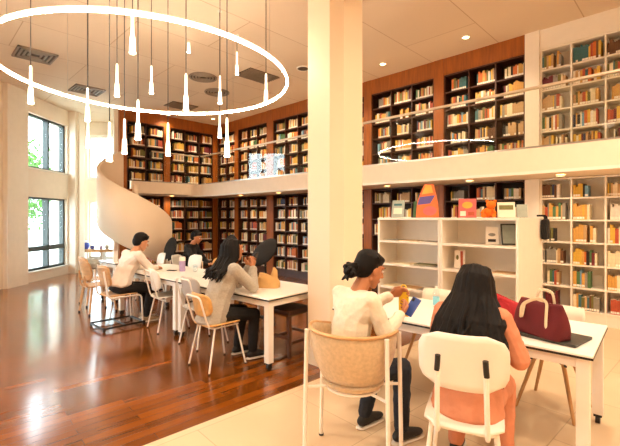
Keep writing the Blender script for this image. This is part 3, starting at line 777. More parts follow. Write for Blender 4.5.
def shell_chair(label, loc, rot):
    t = thing('shell_chair', label, 'chair', (loc[0], loc[1], 0), rot, 'pale shell chairs with oak legs')
    prof = [(.22, .44), (.18, .46), (.08, .445), (-.06, .44), (-.16, .46), (-.215, .52), (-.24, .62), (-.26, .72), (-.275, .80)]
    g = []
    for i, (x, z) in enumerate(prof):
        w = .215 if i < 5 else .215-.012*(i-4)
        g.append([(x+(.05*(j/5-1)**2 if i > 5 else 0), w*(j/5-1), z+(.035*(j/5-1)**4 if i < 6 else 0)) for j in range(11)])
    bm = nb(); sheet(bm, g, .014); obj('shell', bm, 'shell', t)
    for sx, sy in ((1, 1), (1, -1), (-1, 1), (-1, -1)):
        bm = nb(); cone(bm, (sx*.1, sy*.1, .425), (sx*.22, sy*.21, 0), .017, .012); obj('leg', bm, 'oak', t, smooth=True)
    bm = nb()
    for s in (-1, 1):
        tube(bm, [(.13, s*.13, .40), (-.13, -s*.13, .40)], .009, 8)
        tube(bm, [(s*.13, .12, .425), (s*.13, -.12, .425)], .009, 8)
    obj('seat_frame', bm, 'black', t, smooth=True)
shell_chair('pale shell chair with oak legs behind the maroon tote bag', (3.74, .86), R(176))
shell_chair('pale shell chair with oak legs facing the woman in cream', (3.72, 1.95), R(184))

def swivel(label, loc, rot, bz=.98, tilt=-14, roll=0):
    t = thing('swivel_chair', label, 'chair', (loc[0], loc[1], 0), rot, 'black oval backed swivel chairs')
    bm = nb(); lathe(bm, [(.15, .44), (.225, .46), (.23, .49), (.2, .515), (.05, .52)], seg=28); obj('seat', bm, 'black_fabric', t, smooth=True)
    bm = nb(); g = nb(); bmesh.ops.create_icosphere(g, subdivisions=3, radius=1)
    tf(g, g.verts, Matrix.Translation((-.25, 0, bz)) @ Matrix.Rotation(R(tilt), 4, 'Y') @ Matrix.Rotation(R(roll), 4, 'X') @ Matrix.Diagonal((.045, .15, .26, 1)))
    for v in g.verts: v.co.x += .5*v.co.y**2
    merge(bm, g); obj('backrest', bm, 'black_fabric', t, smooth=True)
    bm = nb(); tube(bm, fillet([(0, 0, .43), (-.25, 0, .45), (-.31, 0, .62), (-.27, 0, bz-.03)], .08), .018, 10); obj('back_frame', bm, 'black', t, smooth=True)
    bm = nb(); cone(bm, (0, 0, .07), (0, 0, .45), .025); obj('stem', bm, 'metal', t, smooth=True)
    for k in range(5):
        a = R(72*k); e = (.27*math.cos(a), .27*math.sin(a))
        bm = nb(); tube(bm, [(0, 0, .1), (e[0], e[1], .065)], [.022, .014], 8); l = obj('leg', bm, 'black', t, smooth=True)
        bm = nb(); cone(bm, (e[0]-.012*math.sin(a), e[1]+.012*math.cos(a), .028), (e[0]+.012*math.sin(a), e[1]-.012*math.cos(a), .028), .028, seg=14); obj('caster', bm, 'black', l)
swivel('black oval backed swivel chair tilted beside the tan bag', (3.62, 4.62), R(212), 1.03, -12, -42)
swivel('black oval backed swivel chair behind the grey cardigan woman\'s head', (4.1, 6.15), R(222), .98, -8)
swivel('black oval backed swivel chair behind the white shirted man\'s face', (3.62, 7.78), R(205), .9, -20)

# brown stool below the near table end
t = thing('stool', 'brown leather stool with studs and dark wooden legs below the table end', 'stool', (3.12, 3.42, 0), R(4))
bm = nb(); box(bm, -.2, .2, -.2, .2, .46, .53, .02); obj('seat', bm, 'brown_leather', t)
bm = nb()
for k in range(12):
    for (x, y) in ((-.2, -.18+.36*k/11), (-.18+.36*k/11, -.2), (.2, -.18+.36*k/11), (-.18+.36*k/11, .2)):
        bmesh.ops.create_icosphere(bm, subdivisions=1, radius=.007, matrix=Matrix.Translation((x, y, .475)))
obj('studs', bm, 'brass', t)
for sx in (-1, 1):
    for sy in (-1, 1):
        bm = nb(); box(bm, sx*.165-.018, sx*.165+.018, sy*.165-.018, sy*.165+.018, 0, .46, .003); obj('leg', bm, 'darkwood', t)
bm = nb()
for s in (-1, 1): box(bm, -.15, .15, s*.165-.012, s*.165+.012, .14, .17); box(bm, s*.165-.012, s*.165+.012, -.15, .15, .2, .23)
obj('stretcher', bm, 'darkwood', t)

# ------------------------------------------------------------------ low white shelf unit
LZ = [1.22, .88, .54, .2]
def low_unit(label, y0, y1, x0=4.99, dep=1.0, z1=1.56):
    t = thing('low_bookshelf', label, 'bookshelf', (x0, y0, 0))
    L = y1-y0; th = .03
    bm = nb(); box(bm, 0, dep, 0, th, 0, z1-.032, .002); obj('side_panel', bm, 'white', t)
    bm = nb(); box(bm, 0, dep, L-th, L, 0, z1-.032, .002); obj('side_panel', bm, 'white', t)
    bm = nb(); box(bm, -.004, dep+.004, 0, L, z1-.032, z1, .003); obj('top_panel', bm, 'white', t)
    obj('back_panel', B(.48, .50, th, L-th, 0, z1-.032), 'white', t)
    for z in LZ:
        for a, b in ((.004, .479), (.501, dep-.004)): obj('shelf', B(a, b, th, L-th, z-.028, z), 'white', t)
    obj('plinth', B(.02, .04, th, L-th, 0, .172), 'white', t)
low_unit('low white double-sided bookshelf with its end panel beside the white wall bookcase', 1.5, 2.47)
low_unit('low white double-sided bookshelf beside the column, holding flat magazines', 2.475, 3.47)
def slab_item(name, label, cat, x, y, z, sx, sy, sz, rot, m, group=None, tilt=0, pages=True):
    t = tagset(bpy.data.objects.new(name, None), label, cat, group); COL.objects.link(t); t.location = (x, y, z); t.rotation_euler = (0, tilt, rot)
    bm = nb(); box(bm, -sx/2, sx/2, -sy/2, sy/2, sz*.78, sz, .0008); box(bm, -sx/2, sx/2, -sy/2, sy/2, 0, sz*.2); obj('cover', bm, m, t)
    obj('pages', B(-sx/2+.004, sx/2-.004, -sy/2+.003, sy/2-.004, sz*.2, sz*.78), 'paper', t)
    return t
mags = [(1.22, 2.62, 'grey'), (1.22, 3.0, 'tan'), (1.22, 3.27, 'grey'), (.88, 2.75, 'olive'), (.88, 2.68, 'black'), (.88, 3.1, 'cream'), (.54, 2.7, 'grey'), (.54, 2.98, 'tan'), (.54, 3.25, 'cream'), (.88, 1.68, 'tan'), (.88, 2.05, 'grey')]
mw = ['beside the central upright on the upper shelf', 'in the middle of the upper shelf', 'at the column end of the upper shelf', 'on the middle shelf, wider stack', 'lying beneath others on the middle shelf', 'at the column end of the middle shelf', 'on the lower shelf by the upright', 'in the middle of the lower shelf', 'at the column end of the lower shelf', 'by the end panel on the shelf below the framed picture', 'on the shelf below the small display card']
for (z, y, c), w in zip(mags, mw):
    slab_item('magazine', '%s magazine lying flat %s' % (c, w), 'magazine', 5.14+random.uniform(-.02, .03), y, z+(.013 if 'wider' in w else 0), .21, .285, .012, random.uniform(-.15, .15), 'book_'+c, 'magazines lying on the low white shelves')
def standing(name, label, cat, x, y, z, w, h, d, m, lean=12, rot=180, art=None, stand=True, outline=None):
    """upright cover leaning back on an easel foot; faces local +x turned by rot"""
    t = thing(name, label, cat, (x, y, z), R(rot))
    Mt = Matrix.Rotation(R(-lean), 4, 'Y')
    bm = nb()
    if outline:
        g = nb(); g.faces.new([g.verts.new((0, a*w, .002+b*h)) for a, b in outline]); r = bmesh.ops.extrude_face_region(g, geom=g.faces[:])
        bmesh.ops.translate(g, vec=(-d, 0, 0), verts=[v for v in r['geom'] if isinstance(v, bmesh.types.BMVert)]); bmesh.ops.recalc_face_normals(g, faces=g.faces[:]); merge(bm, g)
    else: box(bm, -d, 0, -w/2, w/2, .002, h, .002)
    tf(bm, bm.verts, Mt); tf(bm, bm.verts, Matrix.Translation((0, 0, d*math.sin(R(lean))))); obj('cover', bm, m, t)
    if art:
        for nm, poly2, mm in art:
            bm = nb(); tt = nb(); tt.faces.new([tt.verts.new((.0015, a*w, b*h)) for a, b in poly2])
            r = bmesh.ops.extrude_face_region(tt, geom=tt.faces[:]); bmesh.ops.translate(tt, vec=(-.0015, 0, 0), verts=[v for v in r['geom'] if isinstance(v, bmesh.types.BMVert)])
            bmesh.ops.recalc_face_normals(tt, faces=tt.faces[:]); merge(bm, tt, Matrix.Translation((0, 0, d*math.sin(R(lean)))) @ Mt); obj(nm, bm, mm, t)
    if stand:
        bm = nb(); s = math.tan(R(lean)); cone(bm, (-h*.6*s-d-.004, 0, h*.6), (-h*.6*s-d-.12, 0, .004), .006, seg=8); obj('easel_leg', bm, 'black', t)
    return t
def oval(cx, cy, rx, ry, n=14): return [(cx+rx*math.cos(2*math.pi*i/n), cy+ry*math.sin(2*math.pi*i/n)) for i in range(n)]
TP = 1.56
M['violet'] = mat('violet_print', '5B4A8A', .5, var=.1); M['orange_print'] = mat('orange_print', 'DA6A2A', .5, var=.12, scale=12); M['pinkprint'] = mat('pink_print', 'C9605A', .5, var=.1, scale=14)
M['goldprint'] = mat('gold_print', 'E0A63A', .5, var=.1); M['greyprint'] = mat('grey_green_print', '9FA698', .5, var=.1, scale=14); M['greenprint'] = mat('green_print', '3E5E32', .6, var=.1)
standing('display_book', 'grey display book standing on the low shelf nearest the column', 'book', 5.2, 3.26, TP, .19, .27, .015, 'greyprint', 14, 195,
         [('picture_block', [(-.35, .2), (.35, .2), (.35, .55), (-.35, .55)], 'paper'), ('title_band', [(-.35, .68), (.3, .68), (.3, .8), (-.35, .8)], 'book_teal')])
standing('picture_book', 'tall orange and violet picture book standing on the low shelf', 'book', 5.2, 2.77, TP,   .33, .49, .012, 'orange_print', 10, 190,
         [('violet_patch', [(-.46, .38), (.1, .42), (.3, .66), (-.38, .62)], 'violet'), ('cream_patch', [(-.3, .7), (.2, .74), (.1, .97), (-.15, .97)], 'goldprint'), ('red_patch', oval(.1, .2, .3, .14), 'pinkprint')], outline=[(-.5, 0), (.5, 0), (.44, .4), (.2, 1), (-.22, 1), (-.48, .5)])
standing('display_book', 'dark green book standing behind the tall picture book', 'book', 5.36, 3.0, TP, .17, .25, .02, 'greenprint', 10, 190)
standing('display_book', 'pink and gold display book standing on the low shelf', 'book', 5.15, 2.17, TP, .22, .255, .015, 'pinkprint', 12, 200,
         [('gold_patch', oval(0, .66, .3, .18), 'goldprint'), ('cream_patch', [(-.4, .08), (-.08, .08), (-.08, .34), (-.4, .34)], 'paper'), ('red_band', [(.05, .1), (.4, .1), (.4, .3), (.05, .3)], 'book_brick-red')])
standing('display_book', 'cream display book standing beside the orange plush toy', 'book', 5.2, 1.7, TP, .2, .2, .015, 'paper', 16, 205, [('yellow_band', [(-.4, .5), (.4, .5), (.4, .8), (-.4, .8)], 'book_olive')])
standing('display_book', 'small green-grey book standing on the low shelf corner by the end panel', 'book', 5.34, 1.56, TP, .12, .17, .012, 'greyprint', 14, 205)
standing('display_card', 'small white display card with dark print on the upper shelf', 'card', 5.16, 1.86, 1.22, .15, .23, .012, 'sticker', 12, 200,
         [('dark_print', [(-.3, .15), (.3, .15), (.3, .3), (-.3, .3)], 'book_black'), ('dark_print', oval(.0, .55, .28, .09), 'book_grey')])
standing('framed_picture', 'black framed picture leaning on the upper shelf by the end panel', 'picture frame', 5.2, 1.66, 1.22, .18, .27, .015, 'black', 14, 215, [('picture', [(-.42, .07), (.42, .07), (.42, .93), (-.42, .93)], 'greyprint')])
standing('display_book', 'white and red book standing alone on the second shelf', 'book', 5.16, 2.28, .88, .13, .24, .04, 'sticker', 8, 195,
         [('red_stripe', [(.12, .05), (.36, .05), (.3, .95), (.05, .95)], 'book_brick-red'), ('dark_print', oval(-.22, .6, .13, .14), 'book_olive')])
# orange plush toy (plain, seated)
def ico(bm, c, r, sub=2):
    g = nb(); bmesh.ops.create_icosphere(g, subdivisions=sub, radius=1); rr = r if isinstance(r, tuple) else (r, r, r)
    for f in g.faces: f.smooth = True
    tf(g, g.verts, Matrix.Translation(c) @ Matrix.Diagonal(rr+(1,)))
    for f in g.faces: f.smooth = True
    merge(bm, g)
t = thing('plush_toy', 'small orange plush toy sitting on the low shelf top', 'soft toy', (5.18, 1.91, TP), R(200))
bm = nb(); ico(bm, (0, 0, .065), (.06, .065, .07)); obj('body', bm, 'orange', t, smooth=True)
bm = nb(); ico(bm, (.015, .03, .165), (.058, .06, .055)); h_ = obj('head', bm, 'orange', t, smooth=True)
for s in (-1, 1):
    bm = nb(); ico(bm, (0, .03+s*.045, .21), .022); obj('ear', bm, 'orange', h_, smooth=True)
    bm = nb(); tube(bm, [(.02, s*.05, .095), (.07, s*.075, .06)], [.022, .02], 10); obj('arm', bm, 'orange', t, smooth=True)
    bm = nb(); tube(bm, [(.02, s*.045, .03), (.11, s*.065, .028)], [.03, .026], 10); obj('leg', bm, 'orange', t, smooth=True)
# black bag hanging on the shelf end
t = thing('cloth_bag', 'black cloth bag hung over the end panel corner of the low bookshelf', 'bag', (5.93, 1.455, 1.1))
bm = nb(); box(bm, -.09, .09, -.04, .035, .17, .44, .03); obj('body', bm, 'black_cloth', t, smooth=True)
bm = nb(); tube(bm, fillet([(-.05, -.01, .43), (-.04, .0, .49), (-.04, .09, .487)], .03), .012, 8, flat=.4); obj('strap', bm, 'black_cloth', t, smooth=True); bm = nb(); tube(bm, fillet([(.05, -.01, .43), (.04, 0, .49), (.04, .09, .487)], .03), .012, 8, flat=.4); obj('strap', bm, 'black_cloth', t, smooth=True)

# ------------------------------------------------------------------ things on the tables
TZ = .7425
def tote(label, name, x, y, rot, w, d, h, m, straps=True, slump=.0):
    t = thing(name, label, 'bag', (x, y, TZ), rot)
    g = nb(); bmesh.ops.create_grid(g, x_segments=1, y_segments=1, size=.5); g.free()
    bm = nb(); nseg = 40; rows = 14; rings = []
    for i in range(rows+1):
        k = i/rows; z = h*k
        ww = w/2*(1+.06*math.sin(k*3))*(1-.16*k*k); dd = d/2*(1-.75*k**1.6)
        ring = []
        for j in range(nseg):
            a = 2*math.pi*j/nseg; c, s = math.cos(a), math.sin(a)
            px = dd*math.copysign(abs(c)**.55, c); py = ww*math.copysign(abs(s)**.4, s)
            n = noise.noise(Vector((px*9+3, py*9, z*7)))*.02
            sag = slump*h*.35*math.sin(py/w*math.pi+.6)*k*k - .05*h*k*k*(math.cos(py/ww*math.pi)*.5+.5 if ww else 0)
            ring.append(bm.verts.new((px+n*k, py+n*.6, z+sag)))
        rings.append(ring)
    for A, Bb in zip(rings, rings[1:]):
        for j in range(nseg): bm.faces.new((A[j], A[(j+1) % nseg], Bb[(j+1) % nseg], Bb[j])).smooth = True
    bm.faces.new(rings[0][::-1]); bm.faces.new(rings[-1])
    obj('body', bm, m, t)
    return t
t = tote('maroon canvas tote bag with cream straps standing on the table', 'tote_bag', 3.07, .78, R(-24), .36, .17, .225, 'maroon')
for sx in (-1, 1):
    bm = nb(); y0 = .075
    tube(bm, [Vector(p) for p in fillet([(sx*.05, -y0, .12), (sx*.02+sx*.012, -y0, .235), (sx*.035, -y0*.8, .30), (sx*.05, y0*.8, .30), (sx*.05, y0, .16), (sx*.075, y0, .06)], .05)] if sx > 0 else
         fillet([(sx*.078, -y0-.02, .02), (sx*.06, -y0-.01, .14), (sx*.035, -y0, .245), (sx*.07, -y0*.2, .255), (sx*.1, y0*.9, .2), (sx*.1, y0, .1), (sx*.075, y0*1.1, .12), (sx*.045, y0*1.2, .2)], .04), .011, 10, flat=.28, up=(1, 0, 0))
    obj('strap', bm, 'strap', t, smooth=True)
bm = nb(); tube(bm, [(-.02, .165, .1), (0, .17, .17), (.02, .16, .23)], .012, 8, flat=.3); obj('side_tab', bm, 'strap', t, smooth=True)
t = tote('bright red fabric bag lying behind the salmon top woman\'s shoulder', 'red_bag', 3.36, 1.12, R(-10), .32, .17, .17, 'red', slump=.6)
bm = nb(); tube(bm, fillet([(-.07, -.11, .05), (-.06, -.08, .15), (-.05, .0, .185), (-.06, .08, .14), (-.075, .1, .06)], .05), .009, 8, flat=.4); obj('strap', bm, 'red', t, smooth=True)
t = thing('laptop', 'closed dark grey laptop lying under the maroon tote bag', 'laptop', (3.12, .76, TZ), R(-8))
TZB = TZ
bm = nb(); box(bm, -.15, .15, -.23, .23, .002, .011, .003); obj('base', bm, 'laptop', t)
bm = nb(); box(bm, -.15, .15, -.23, .23, .012, .019, .003); obj('lid', bm, 'laptop', t)
bpy.data.objects['tote_bag'].location.z = TZ+.0195
def bottle(label, x, y, h, r, label_m, body_m='bottle', cap='frame_white'):
    t = thing('bottle', label, 'bottle', (x, y, TZ))
    bm = nb(); lathe(bm, [(r*.9, 0), (r, .008), (r, h*.68), (r*.8, h*.78), (r*.42, h*.88), (r*.42, h*.9)], seg=20); obj('body', bm, body_m, t, smooth=True)
    bm = nb(); lathe(bm, [(r*1.01, h*.12), (r*1.01, h*.5)], seg=20); obj('label', bm, label_m, t, smooth=True)
    bm = nb(); lathe(bm, [(r*.48, h*.9), (r*.48, h)], seg=16); obj('cap', bm, cap, t, smooth=True)
bottle('clear water bottle with aqua label beside the woman in cream', 3.4, 1.72, .19, .03, 'aqua')
def tumbler(label, x, y, h, r, m, top):
    t = thing('tumbler', label, 'drink bottle', (x, y, TZ))
    bm = nb(); lathe(bm, [(r*.85, 0), (r, .01), (r, h*.72)], seg=24); obj('body', bm, m, t, smooth=True)
    bm = nb(); lathe(bm, [(r*1.02, h*.72), (r*1.02, h*.96), (r*.85, h)], seg=24); obj('lid', bm, top, t, smooth=True)
tumbler('lilac drink bottle with a white lid on the table', 2.93, 5.62, .22, .045, 'lilac', 'frame_white')
tumbler('small clear drinking cup beside the lilac bottle', 3.05, 5.45, .1, .035, 'bottle', 'bottle')
tumbler('white drink bottle on the small far table', 2.66, 7.62, .2, .04, 'frame_white', 'frame_white')
t = thing('phone', 'small black phone lying beside the lilac bottle', 'phone', (2.85, 5.8, TZ), R(30))
bm = nb(); box(bm, -.035, .035, -.07, .07, 0, .009, .003); obj('case', bm, 'black', t)
t = tote('crumpled tan paper bag with a loop handle on the table corner', 'paper_bag', 2.98, 3.62, R(40), .26, .15, .13, 'tanbag', slump=.9)
bm = nb(); tube(bm, fillet([(-.02, .04, .08), (-.05, .11, .13), (-.06, .17, .06), (-.03, .2, .01), (0, .16, .015), (0, .1, .07)], .04), .011, 8, flat=.5); obj('handle', bm, 'tanbag', t, smooth=True)
bm = nb(); tube(bm, [(.0, -.06, .1), (.0, -.075, .2), (.0, -.06, .235)], [.05, .03, .012], 12, flat=.4); obj('bag_top', bm, 'tanbag', t, smooth=True)
# open notebook of the man and of the far man
def notebook(label, x, y, rot):
    t = thing('notebook', label, 'notebook', (x, y, TZ), rot)
    for s in (-1, 1):
        bm = nb(); box(bm, -.1, .1, min(0, s*.15), max(0, s*.15), 0, .006, .001); obj('page', bm, 'paper', t)
notebook('open notebook under the hands of the white shirted man', 2.62, 5.95, R(5))

# window ledge and what stands on it
lw = nb(); wbox(lw, -6.95, -5.7, 11.75, 12.12, .52, .6)
o = thing('window_ledge_shelf', 'pale shelf ledge below the far bright window', 'shelf', (0, 0, 0), YAW)
obj('board', lw, 'palewood', o)
for x in (-6.9, -6.3, -5.78):
    bm = nb(); wbox(bm, x, x+.06, 11.85, 12.1, 0, .52); obj('leg', bm, 'win_white', o)
def ledge_item(px, kind, label, m, h, r):
    X = (px-310)/395*11.9; q = W(X, 11.9)
    t = thing(kind, label, kind.replace('_', ' '), (q.x, q.y, .6), 0)
    bm = nb(); lathe(bm, [(r*.6, 0), (r, h*.35), (r, h*.65), (r*.75, h*.8)], seg=20); obj('body', bm, m, t, smooth=True)
    bm = nb(); lathe(bm, [(r*.8, h*.8), (r*.6, h*.95), (r*.15, h)], seg=20); obj('lid', bm, 'frame_white' if kind != 'bowl' else m, t, smooth=True)
ledge_item(85, 'pot', 'round blue lidded pot on the window ledge', 'bluebowl', .26, .13)
ledge_item(92.5, 'jar', 'blue jar on the window ledge beside the round pot', 'bluebowl', .14, .06)
ledge_item(101, 'jar', 'small pale jar in the middle of the window ledge', 'lilac', .13, .05)
ledge_item(107, 'jar', 'small pale jar at the stair end of the window ledge', 'grey_pad', .15, .06)

# ------------------------------------------------------------------ people
def ico_pts(sub):
    g = nb(); bmesh.ops.create_icosphere(g, subdivisions=sub, radius=1); p = [v.co.copy() for v in g.verts]; g.free(); return p
ICO = {1: ico_pts(1), 2: ico_pts(2), 3: ico_pts(3)}
def hull(bm, ells, sub=2, X=None):
    t = nb()
    for c, r in ells:
        c = Vector(c); rr = r if isinstance(r, tuple) else (r, r, r)
        for q in ICO[sub]:
            v = c+Vector((q.x*rr[0], q.y*rr[1], q.z*rr[2])); t.verts.new(X @ v if X is not None else v)
    r = bmesh.ops.convex_hull(t, input=t.verts[:])
    junk = list({g for g in r['geom_interior']+r['geom_unused'] if isinstance(g, bmesh.types.BMVert)})
    if junk: bmesh.ops.delete(t, geom=junk, context='VERTS')
    merge(bm, t)
def cap(bm, p0, r0, p1, r1, sub=2): hull(bm, [(p0, r0), (p1, r1)], sub)
def fuse(name, bm, voxel, m, parent, smooth=3, fold=0, fscale=9, mats=None):
    me = bpy.data.meshes.new(name); bm.to_mesh(me); bm.free()
    o = bpy.data.objects.new('tmp', me); COL.objects.link(o)
    rm = o.modifiers.new('r', 'REMESH'); rm.mode = 'VOXEL'; rm.voxel_size = voxel
    s = o.modifiers.new('s', 'SMOOTH'); s.iterations = smooth; s.factor = .5
    dg = bpy.context.evaluated_depsgraph_get(); ev = o.evaluated_get(dg)
    out = bpy.data.meshes.new_from_object(ev)
    bpy.data.objects.remove(o); bpy.data.meshes.remove(me)
    if fold:
        nr = [v.normal.copy() for v in out.vertices]
        for v, n in zip(out.vertices, nr):
            c = v.co
            k = noise.noise(Vector((c.x*fscale, c.y*fscale, c.z*fscale*1.6)))*.7 + noise.noise(Vector((c.x*fscale*2.3, c.y*fscale*2.3+5, c.z*fscale*3.1)))*.3
            v.co = c+n*k*fold
    out.name = name
    for p in out.polygons: p.use_smooth = True
    out.materials.clear()
    return obj(name, out, m, parent)
def hand(bm, w, d, n, side, curl, s=1.0, spread=0.0):
    """palm and five fingers; d: along the hand, n: out of the palm, side: 1 right hand, -1 left"""
    d = Vector(d).normalized(); n = Vector(n); n = (n-d*n.dot(d)).normalized(); th = d.cross(n)*side
    F = lambda a, b, c: Vector(w)+(d*a+th*b-n*c)*s            # c positive = back of the hand
    hull(bm, [(F(.01, .0, 0), .019*s), (F(.015, .015, 0), .017*s), (F(.082, .03, .0), .0125*s), (F(.082, -.03, 0), .011*s), (F(.05, .0, .002), .017*s)], 1)
    for i, (b, L, r) in enumerate(((.031, .070, .0088), (.0105, .078, .009), (-.0105, .072, .0086), (-.031, .056, .0078))):
        p = F(.082, b, 0); ang = 0; cl = curl[i] if isinstance(curl, (list, tuple)) else curl
        for k, f in enumerate((.45, .32, .23)):
            ang += cl*(.8, 1.1, .8)[k]
            q = p+(d*math.cos(ang)+n*math.sin(ang)+th*spread*(1.5-i)*.3)*L*f*s
            cap(bm, p, r*s*(1-.06*k), q, r*s*(1-.06*(k+1)), 1); p = q
    p = F(.02, .03, -.004); q = p+(d*.55+th*.72+n*.3).normalized()*.042*s; cap(bm, p, .012*s, q, .0105*s, 1)
    q2 = q+(d*.85+th*.2+n*.45).normalized()*.034*s; cap(bm, q, .0105*s, q2, .009*s, 1)
def person(label, loc, rot, lean, arms, knees, ankles, headrot, hair, skin, top, bottom, shoe, sc=1.0, voxel=.006, toplen=0, bulk=1.0, shoulders=.165):
    t = thing('person', label, 'person', (loc[0], loc[1], 0), rot)
    seat = .47
    pel = Vector((0, 0, seat+.09)); u = Vector((math.sin(R(lean)), 0, math.cos(R(lean)))); f = Vector((u.z, 0, -u.x))
    T = lambda a, b=0, y=0: pel+(u*a+f*b)*sc+Vector((0, y*sc, 0))
    waist, chest, upper, neck = T(.16), T(.33, .005), T(.44, -.005), T(.515, .0)
    X0 = Matrix.Translation(T(.515, .015)) @ Euler((R(headrot[2] if len(headrot) > 2 else 0), R(headrot[0]), R(headrot[1])), 'XYZ').to_matrix().to_4x4() @ Matrix.Translation((.035, 0, .135*sc)) @ Matrix.Diagonal((sc, sc, sc, 1))
    Tr = Matrix.Rotation(R(lean), 4, 'Y')
    def E(p, r):                                        # torso ellipsoid turned with the lean, as point list for hull
        return (p, r)
    sh = {'R': T(.455, -.01, -shoulders), 'L': T(.455, -.01, shoulders)}
    hip = {'R': Vector((.01, -.09, seat+.075)), 'L': Vector((.01, .09, seat+.075))}
    b = nb()
    hull(b, [(pel, (.11, .15, .085)), (waist, (.085, .12, .09))]); hull(b, [(waist, (.085, .12, .09)), (chest, (.1, .135, .11))]); hull(b, [(chest, (.1, .135, .11)), (upper, (.07, .1, .05)), (sh['R'], .042), (sh['L'], .042)])
    cap(b, T(.47), .055*sc, X0 @ Vector((-.015, 0, -.06)), .05*sc)
    hx = lambda es: hull(b, es, 2, X0)
    hx([((-.012, 0, .03), (.094, .074, .083)), ((.03, 0, -.03), (.06, .057, .06))])
    hx([((.03, 0, -.03), (.06, .057, .055)), ((.062, 0, -.092), (.022, .024, .02)), ((.0, .046, -.055), .02), ((.0, -.046, -.055), .02)])
    hx([((.088, 0, .016), .009), ((.108, 0, -.02), (.012, .015, .009)), ((.086, 0, -.024), (.012, .018, .008))])
    hx([((.084, 0, -.05), (.014, .022, .006))]); hx([((.082, 0, -.063), (.014, .02, .007))]); hx([((.076, 0, .038), (.014, .052, .012))])
    for s in (-1, 1): hx([((-.004, s*.074, .0), (.018, .009, .028)), ((.002, s*.072, -.02), (.012, .007, .014))])
    for sd, yy in (('R', 1), ('L', -1)):
        el, wr, hd, pn, cu = arms[sd]; el, wr = Vector(el), Vector(wr)
        cap(b, sh[sd], .044*sc, el, .037*sc); cap(b, el, .037*sc, wr, .025*sc)
        hand(b, wr, hd, pn, yy, cu, sc*1.0)
        cap(b, hip[sd], .075, Vector(knees[sd]), .05); cap(b, Vector(knees[sd]), .05, Vector(ankles[sd]), .035)
    fuse('body', b, voxel*.8, skin, t, 2)
    # eyes, lips
    for s in (-1, 1):
        g = nb(); hull(g, [((.083, s*.031, .013), (.0095, .0135, .0085))], 2, X0); e = obj('eye', g, 'eye', t, smooth=True)
        g = nb(); hull(g, [((.0905, s*.031, .012), (.003, .0065, .0065))], 2, X0); obj('iris', g, 'iris', e, smooth=True)
        g = nb(); hull(g, [((.092, s*.018, .036), .0035), ((.088, s*.036, .041), .004), ((.078, s*.05, .036), .003)], 1, X0); obj('eyebrow', g, 'hair', t, smooth=True)
    g = nb(); hull(g, [((.0965, 0, -.052), (.004, .012, .004)), ((.09, .02, -.055), .002), ((.09, -.02, -.055), .002)], 1, X0); hull(g, [((.095, 0, -.061), (.004, .013, .005))], 1, X0); obj('lips', g, 'lip', t, smooth=True)
    # top garment
    g = nb(); k = bulk
    low = T(-.01-toplen, 0)
    hull(g, [(low, (.135*k, .178*k, .07)), (waist, (.112*k, .148*k, .09))]); hull(g, [(waist, (.112*k, .148*k, .09)), (chest, (.122*k, .152*k, .115))])
    hull(g, [(chest, (.122*k, .152*k, .115)), (T(.43, -.01), (.09, .125, .055)), (sh['R'], .056), (sh['L'], .056)])
    hull(g, [(T(.44, -.005), (.09, .12, .05)), (T(.495, .005), (.066, .07, .022))])
    for sd in 'RL':
        el, wr = Vector(arms[sd][0]), Vector(arms[sd][1])
        cap(g, sh[sd], .06*k, el, .052*k); cap(g, el, .052*k, el+(wr-el)*.92, .037*k)
        cf = el+(wr-el)*.9; cap(g, cf, .041*k, el+(wr-el)*.95, .039*k)
    to = fuse('top', g, voxel, top, t, 3, .008, 11)
    # trousers
    g = nb(); hull(g, [(pel+Vector((-.01, 0, -.005)), (.125, .172, .085)), (hip['R'], .088), (hip['L'], .088)])
    for sd in 'RL':
        kn, an = Vector(knees[sd]), Vector(ankles[sd])
        cap(g, hip[sd], .09, kn, .066); cap(g, kn, .066, an+Vector((0, 0, .03)), .052)
    fuse('trousers', g, voxel, bottom, t, 3, .006, 12)
    for sd in 'RL':
        an = Vector(ankles[sd]); kd = (Vector(knees[sd])-hip[sd]); kd.z = 0; kd = kd.normalized(); a = math.atan2(kd.y, kd.x)
        Xs = Matrix.Translation((an.x, an.y, 0)) @ Matrix.Rotation(a, 4, 'Z')
        lift = max(0, an.z-.085)
        Xs = Matrix.Translation((0, 0, lift)) @ Xs
        g = nb(); hull(g, [((-.035, 0, .055), (.04, .036, .035)), ((.0, 0, .085), (.042, .038, .03)), ((.13, 0, .045), (.05, .042, .024)), ((.165, .004, .042), (.035, .034, .02))], 2, Xs)
        s_ = fuse('shoe', g, .006, shoe, t, 2)
        g = nb(); hull(g, [((-.04, 0, .012), (.042, .04, .012)), ((.15, 0, .012), (.06, .046, .012))], 2, Xs); obj('sole', g, 'sole', s_, smooth=True)
    # hair
    g = nb()
    hy = lambda es, sub=2: hull(g, es, sub, X0)
    sl = .02 if hair.startswith('long') else 0
    hy([((-.024, 0, .066-sl*.6), (.092-sl, .083-sl, .066-sl*.6)), ((-.052+sl, 0, .01), (.066, .08-sl, .085))], 3)
    hy([((.045, 0, .085-sl*.5), (.035, .055, .025)), ((-.02, 0, .06-sl), (.09-sl, .08-sl, .07))], 3)
    for s in (-1, 1): hy([((-.03, s*.068, .035), (.045, .016, .045)), ((-.05, s*.062, -.01), (.03, .014, .03))])
    rng = random.Random(hash(hair) % 100 if False else len(label))
    if hair == 'short':
        hy([((.03, 0, .088), (.05, .06, .038)), ((-.015, 0, .085), (.085, .078, .06)), ((-.05, 0, .05), (.07, .08, .07))])
        for k in range(90):
            a, e = rng.uniform(0, 6.28), rng.uniform(.1, 1.4)
            p = Vector((-.018+.09*math.cos(a)*math.cos(e), .08*math.sin(a)*math.cos(e), .055+.075*math.sin(e)))
            if p.x > .05 and p.z < .08: continue
            hy([(p, .012), (p+Vector((.02, rng.uniform(-.01, .01), .006)), .006)], 1)
